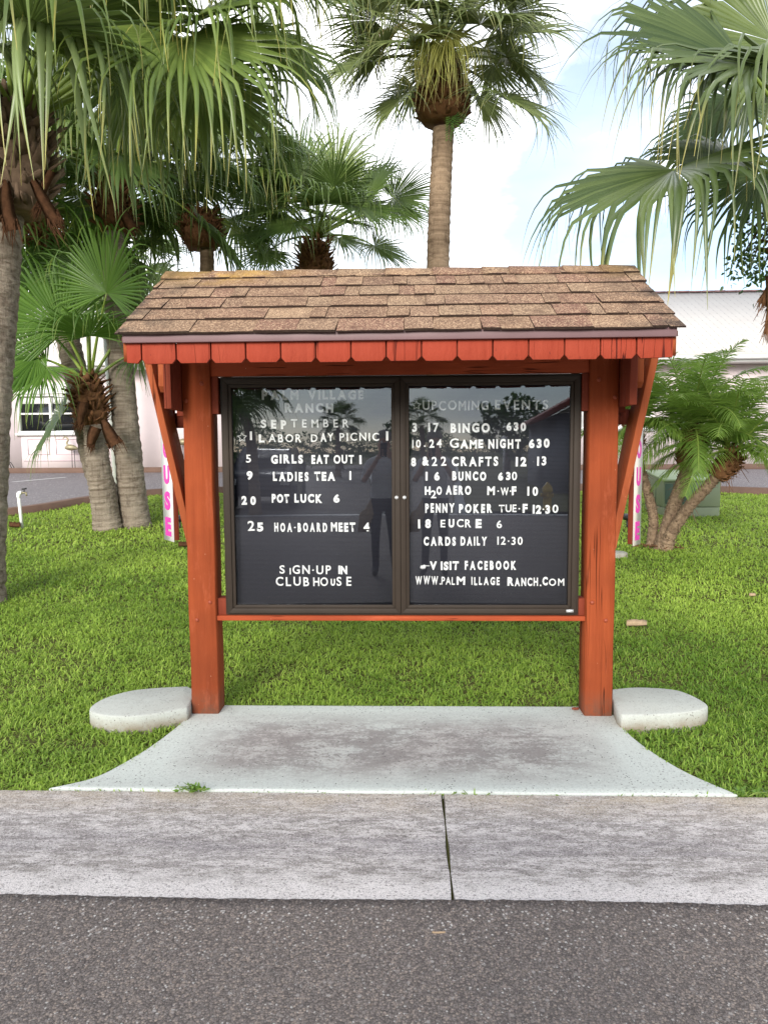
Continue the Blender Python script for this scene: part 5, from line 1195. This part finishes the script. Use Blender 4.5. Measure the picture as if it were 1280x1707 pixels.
# weeds in the joint between slab and gutter
def weed(x, y, r, n, lab, z=-.01):
    p = Vector((x, y, z)); t = thing('weed', lab, 'weed', p, 'weeds in the slab joint'); b = MB(); V, F, A = [], [], []; sb = MB()
    for _ in range(max(2, n//7)):
        a_ = random.uniform(0, 6.28); q = p+Vector((math.cos(a_)*r*random.uniform(.3, 1), math.sin(a_)*r*.38*random.uniform(.2, 1), r*random.uniform(.08, .3))); sb.tube(spline([p, (p+q)/2+Vector((0, 0, r*.12)), q], 4), .0018, 5)
        for _ in range(7):
            u = random.uniform(.35, 1.05); c = np.array(p+(q-p)*u+Vector((0, 0, r*.12*4*u*(1-u) if u < 1 else 0))); d = nrm(RNG.normal(0, 1, 3)*np.array([1, 1, .5])+np.array([0, -.3, .35])); s_ = nrm(np.cross(d, UP+RNG.normal(0, .3, 3))); ln = r*random.uniform(.18, .34); ww = ln*.24
            i = len(V); V += [c, c+d*ln*.45+s_*ww, c+d*ln, c+d*ln*.45-s_*ww]; F.append((i, i+1, i+2, i+3)); tn = random.random(); A += [(0, tn, 0), (.4, tn, 0), (1, tn, random.random()), (.4, tn, 0)]
    b.add(V, F, A); b.build('leaves', 'weed', t); sb.build('stems', 'petiole', t)
q = at(275, 1316, 3.07)
weed(-.985, 3.085, .10, 90, 'sprawling green weed in the slab joint at left, the largest of the weeds')
for px, n, r, lab in ((752, 20, .032, 'tiny weed in the slab joint just right of the gutter crack'), (775, 14, .024, 'tiny weed in the slab joint, second from the gutter crack'), (812, 18, .028, 'tiny weed in the slab joint, third from the gutter crack'), (929, 14, .022, 'tiny weed in the slab joint at right')):
    d = CF+CR*((px-640)/CAM_F)+CU*((853.5-1317)/CAM_F); tq = (0-CAM_H)/d.z; weed(d.x*tq, 3.09, r, n, lab)
weed(1.50, 3.10, .09, 60, 'grassy weed at the right tip of the pale slab')

# ------------------------------------------------------------------ across the road (seen mirrored in the cabinet glazing)
MY = 2*4.09
def vt(px, py, yv):                                                 # virtual image point -> real place behind the camera
    p = at(px, py, yv); return Vector((p.x, MY-yv, p.z))
sheet('side_street', np.array([-9.5, -4, .2]), np.array([-70, -30, -8.38]), lambda X, Y: X*0-.014, 'asphalt')
sheet('far_gutter', np.linspace(-60, 60, 40), np.array([-8.75, -8.40]), lambda X, Y: X*0-.006, 'linepaint')
sheet('far_lawn', np.array([.55, 20, 60]), np.array([-70, -20, -8.78]), lambda X, Y: X*0+.05, 'soil')
for x0, x1 in ((.25, .55),):
    b = MB(); b.box(x0, x1, -70, -8.78, -.03, .09); tag(b.build('far_kerb', 'linepaint'), kind='structure')
M['farwall'] = m_plain('grey_house_siding', (.20, .21, .24), .8, .1, 3); M['redtrim'] = m_plain('brick_red_roof', (.24, .06, .045), .8, .2, 6)
M['carpaint'] = m_plain('dark_blue_car_paint', (.012, .014, .022), .25, .1, 3, .6); M['screen'] = m_plain('tinted_windscreen', (.02, .022, .025), .45, .2, 3, .15); M['tyre'] = m_plain('tyre_rubber', (.02, .02, .02), .8); M['yellow'] = m_plain('yellow_hydrant_paint', (.55, .36, .03), .5)
HX = vt(868, 700, 24).x; H = thing('house', 'grey house with a white gable and brick red roof across the road', 'house', Vector((HX+4.5, -18, .05)))
b = MB(); b.box(HX, HX+9, -24, -15.8, 0, 2.7); b.build('wall', 'farwall', H)
b = MB(); b.prism([(HX-.02, 2.7), (HX+9.02, 2.7), (HX+4.5, 4.9)], -15.82, -15.78, 'y'); b.build('gable', 'trim', H)
b = MB(); b.prism([(HX-.5, 2.5), (HX+4.5, 5.0), (HX+9.5, 2.5), (HX+9.5, 2.68), (HX+4.5, 5.2), (HX-.5, 2.68)], -24.5, -15.2, 'y'); b.build('roof', 'redtrim', H)
for k in range(3):
    b = MB(); x = HX+1+k*3; b.box(x-.06, x+.06, -15.3, -15.18, 0, 2.6); b.build('porch_post', 'trim', H)
b = MB(); frame_rect(b, HX+3, HX+5, .9, 2.1, .08, -15.8, -15.72); b.box(HX+3.08, HX+4.92, -15.79, -15.77, .98, 2.02); b.build('window', 'trim', H)
def clump_tree(px, py, yv, rx, rz, n, lab):
    c = vt(px, py, yv); t = thing('broadleaf_tree', lab, 'tree', Vector((c.x, c.y, 0)), 'trees across the road'); b = MB(); b.tube([Vector((c.x, c.y, -.1)), Vector((c.x+.1, c.y, c.z))], [.22, .10], 10); b.build('trunk', 'bark', t)
    d = RNG.normal(0, 1, (n, 3)); d /= np.linalg.norm(d, axis=1)[:, None]; r = RNG.uniform(.45, 1, n)**.5*(1+.25*np.sin(d[:, 0]*5+d[:, 2]*7))
    P = np.array(c)+d*r[:, None]*np.array([rx, rx, rz]); u = RNG.normal(0, 1, (n, 3)); u /= np.linalg.norm(u, axis=1)[:, None]; w_ = np.cross(u, RNG.normal(0, 1, (n, 3))); w_ /= np.linalg.norm(w_, axis=1)[:, None]
    s_ = RNG.uniform(.10, .2, n)[:, None]; V = np.stack([P-u*s_, P+w_*s_*.5, P+u*s_, P-w_*s_*.5], 1); A = np.zeros((n, 4, 3)); A[..., 1] = RNG.random(n)[:, None]
    b = MB(); b.add(V.reshape(-1, 3), (np.arange(n)*4)[:, None]+np.arange(4), A.reshape(-1, 3)); b.build('crown', 'broad', t)
clump_tree(781, 712, 40, 2.0, 1.7, 2600, 'dense dark tree across the road beside the red roofed house')
for px, py, yv, rx, rz, lab in ((640, 745, 62, 2.6, 1.3, 'dark round tree far down the side street, left of the palm'), (720, 748, 66, 3.4, 1.2, 'low wide dark tree far down the side street'), (560, 746, 60, 3.2, 1.3, 'tall dark tree far down the side street on the left'), (470, 742, 50, 3.0, 1.4, 'big dark tree behind the parked car across the road'), (392, 735, 30, 1.2, 1.2, 'dark leafy tree left of the parked car'), (860, 742, 55, 3.0, 1.6, 'low dark tree behind the red roofed house')):
    clump_tree(px, py, yv, rx, rz, 1300, lab)
bb = vt(474, 790, 17); bb.z = 0; PB = thing('fan_palm', 'curved leaning palm across the road by the parked car', 'palm tree', bb, 'palm trees across the road')
trunk(PB, [bb, vt(468, 720, 17), vt(448, 670, 16.8), vt(425, 640, 16.5)], .14, .11, 'trunk_brown'); CB = np.array(vt(425, 635, 16.5))
rnd_fronds(PB, CB, 18, 'fan_far', 1.1, .9, 70, -40, nseg=36, half=120, fused=.5, droop=.5, hang=2.0)
bb = vt(632, 780, 42); bb.z = 0; PC = thing('fan_palm', 'straight palm with a round crown far down the side street', 'palm tree', bb, 'palm trees across the road')
trunk(PC, [bb, Vector((bb.x, bb.y, 1.6)), Vector((bb.x, bb.y, 3.0))], .18, .15, 'trunk_brown'); rnd_fronds(PC, np.array([bb.x, bb.y, 3.2]), 20, 'fan_far', 1.0, .9, 80, -40, nseg=30, half=120, fused=.5, droop=.5, hang=2.0)
# parked car
cx_ = vt(480, 800, 18).x; K = thing('parked_car', 'dark blue estate car parked on the side street across the road', 'car', Vector((cx_, -12.2, 0)), None)
b = MB()
def ring(x, zs): return None
prof = [(-2.2, .35), (-2.25, .75), (-2.1, .95), (-1.2, 1.02), (-.5, 1.58), (1.6, 1.62), (2.1, 1.05), (2.2, .7), (2.15, .35)]
V = []
for hw, ins in ((-.9, 0), (.9, 0)):
    for y, z in prof: V.append((cx_+hw*(1 if z < 1.1 else .78), -12.2-y, z))
n = len(prof); b.add(V, [(i, (i+1) % n, n+(i+1) % n, n+i) for i in range(n)]); b.f.append(np.array([list(range(n))])); b.f.append(np.array([list(range(n, 2*n))[::-1]])); b.build('body', 'carpaint', K, bevel=.06)
b = MB(); b.add([(cx_-.66, -11.06, 1.10), (cx_+.66, -11.06, 1.10), (cx_+.58, -11.66, 1.54), (cx_-.58, -11.66, 1.54)], [(0, 1, 2, 3)]); o_ = b.build('windscreen', 'screen', K); sm_ = o_.modifiers.new('Solidify', 'SOLIDIFY'); sm_.thickness = .03; sm_.offset = 1
for s in (-1, 1):
    for y in (-10.75, -13.6):
        b = MB(); b.lathe([(.0001, -.1), (.2, -.11), (.31, -.1), (.33, -.06), (.33, .06), (.31, .1), (.0001, .1)], (cx_+s*.85, y, .33), 18, 'x'); b.build('wheel', 'tyre', K)
    b = MB(); b.box(cx_+s*.72-.13, cx_+s*.72+.13, -9.99, -9.93, .66, .82); b.build('headlight', 'lock', K, bevel=.02)
# hydrant, lamp
hp = vt(861, 850, 17.5); hp.z = .05; T = thing('fire_hydrant', 'yellow fire hydrant on the grass across the road', 'fire hydrant', hp)
b = MB(); b.lathe([(.16, 0), (.16, .04), (.11, .06), (.11, .42), (.14, .44), (.14, .48), (.12, .56), (.06, .62), (.03, .68), (.0001, .68)], tuple(hp), 14); b.build('barrel', 'yellow', T, smooth=False)
for ax_, dx in (('x', .1), ('x', -.17), ('y', .1)):
    b = MB(); c = (hp.x+dx, hp.y, hp.z+.36) if ax_ == 'x' else (hp.x, hp.y+.1, hp.z+.34); b.lathe([(.0001, 0), (.05, 0), (.06, .05), (.0001, .07)], c, 10, ax_); b.build('outlet_cap', 'yellow', T)
lp = vt(778, 790, 28); lp.z = .05; T = thing('lamp_post', 'white lamp post with a round globe on the far lawn', 'lamp post', lp)
b = MB(); b.tube([lp, lp+Vector((0, 0, 1.75))], .04, 10); b.build('post', 'trim', T)
b = MB(); b.lathe([(.0001, -.17), (.10, -.13), (.16, 0), (.11, .12), (.0001, .17)], (lp.x, lp.y, lp.z+1.9), 14); b.build('globe', 'trim', T, smooth=True)

# ------------------------------------------------------------------ the photographer, standing behind the camera and seen only in the glass
def m_person():
    k = NM('clothed_figure'); p = k.sep(k.tc.outputs['Object']); n = k.noise(k.co(), 30, 3)
    fwd = k.math('GREATER_THAN', p[1], .135); hi = k.math('GREATER_THAN', p[2], 1.0); arm = k.math('MULTIPLY', fwd, hi)
    head = k.math('GREATER_THAN', p[2], 1.475); skin = k.math('MAXIMUM', arm, head)
    c = k.mix(k.math('GREATER_THAN', p[2], .96), (.018, .022, .040), k.mix(n, (.52, .51, .52), (.62, .61, .62)))
    c = k.mix(k.math('LESS_THAN', p[2], .085), c, (.03, .028, .026)); c = k.mix(skin, c, k.mix(n, (.52, .29, .20), (.60, .36, .26)))
    return k.done(c, .7, .25)
M['person'] = m_person(); M['hair'] = m_plain('short_grey_hair', (.28, .25, .22), .8, .3, 40); M['phone'] = m_plain('black_phone', (.015, .015, .017), .25); M['eye'] = m_plain('eye_white', (.7, .7, .68), .3)
pb_ = Vector((.02, -.52, -.012))
me = bpy.data.meshes.new('person'); vs, es, rs = [], [], []
def jv(p, r, par=None):
    vs.append(p); rs.append(r if hasattr(r, '__len__') else (r, r))
    if par is not None: es.append((par, len(vs)-1))
    return len(vs)-1
root = jv((0, 0, .95), (.165, .125)); s1 = jv((0, .015, 1.10), (.165, .135), root); s2 = jv((0, 0, 1.30), (.165, .12), s1); s3 = jv((0, -.01, 1.42), (.11, .09), s2)
nk = jv((0, .0, 1.50), .058, s3); h1 = jv((0, .02, 1.585), (.070, .085), nk); h2 = jv((0, .015, 1.67), (.078, .095), h1); h3 = jv((0, .01, 1.735), (.055, .07), h2)
ns = jv((0, .125, 1.62), .012, h1)
for s in (-1, 1):
    hp_ = jv((s*.095, 0, .86), .095, root); kn = jv((s*.11, .02, .50), .062, hp_); an = jv((s*.12, 0, .10), .045, kn); ft = jv((s*.135, .09, .045), .042, an); jv((s*.145, .18, .035), .032, ft)
    sh = jv((s*.19, -.01, 1.39), .060, s3); el_ = jv((s*.26, .10, 1.16), .043, sh); wr = jv((s*.10, .36, 1.42), .028, el_); pm = jv((s*.075, .42, 1.475), (.036, .02), wr)
    for f_ in range(4):
        k1 = jv((s*(.070-.004*f_), .462+.004*f_, 1.52-.02*f_), .0095, pm); k2 = jv((s*(.045-.002*f_), .492, 1.545-.022*f_), .0085, k1); jv((s*(.022-.003*f_), .500, 1.55-.022*f_), .0075, k2)
    t1 = jv((s*.055, .44, 1.452), .011, pm); jv((s*.03, .462, 1.47), .009, t1)
    jv((s*.088, .015, 1.615), .014, h1)
me.from_pydata(vs, es, []); PR = bpy.data.objects.new('person', me); S.collection.objects.link(PR); PR.location = pb_
sk = PR.modifiers.new('Skin', 'SKIN'); sv_ = me.skin_vertices[0] if me.skin_vertices else None
if sv_ is None:
    bpy.context.view_layer.objects.active = PR
    bm = bmesh.new(); bm.from_mesh(me); bm.verts.layers.skin.verify(); bm.to_mesh(me); bm.free(); sv_ = me.skin_vertices[0]
for i, r in enumerate(rs): sv_.data[i].radius = r; sv_.data[i].use_root = (i == 0)
sub = PR.modifiers.new('Subdivision', 'SUBSURF'); sub.levels = 2; sub.render_levels = 2
me.materials.append(M['person']); sk.use_smooth_shade = True
tag(PR, 'man in grey short sleeved shirt and dark trousers, mirrored in the glass with a phone', 'person')
b = MB(); b.lathe([(.088, -.02), (.098, .02), (.096, .055), (.075, .095), (.04, .115), (.0001, .12)], (pb_.x, pb_.y-.002, pb_.z+1.675), 18); hr_ = b.build('hair', 'hair', PR, smooth=True)
for s in (-1, 1):
    b = MB(); b.lathe([(.0001, -.012), (.009, -.008), (.012, 0), (.009, .008), (.0001, .012)], (pb_.x+s*.032, pb_.y+.098, pb_.z+1.645), 10); b.build('eye', 'eye', PR, smooth=True)
b = MB(); b.box(-.038, .042, -.030, -.021, 1.455, 1.62); tag(b.build('phone', 'phone', bevel=.004, origin=(0, -.025, 1.54)), 'black phone held upright in both hands by the photographer', 'phone')
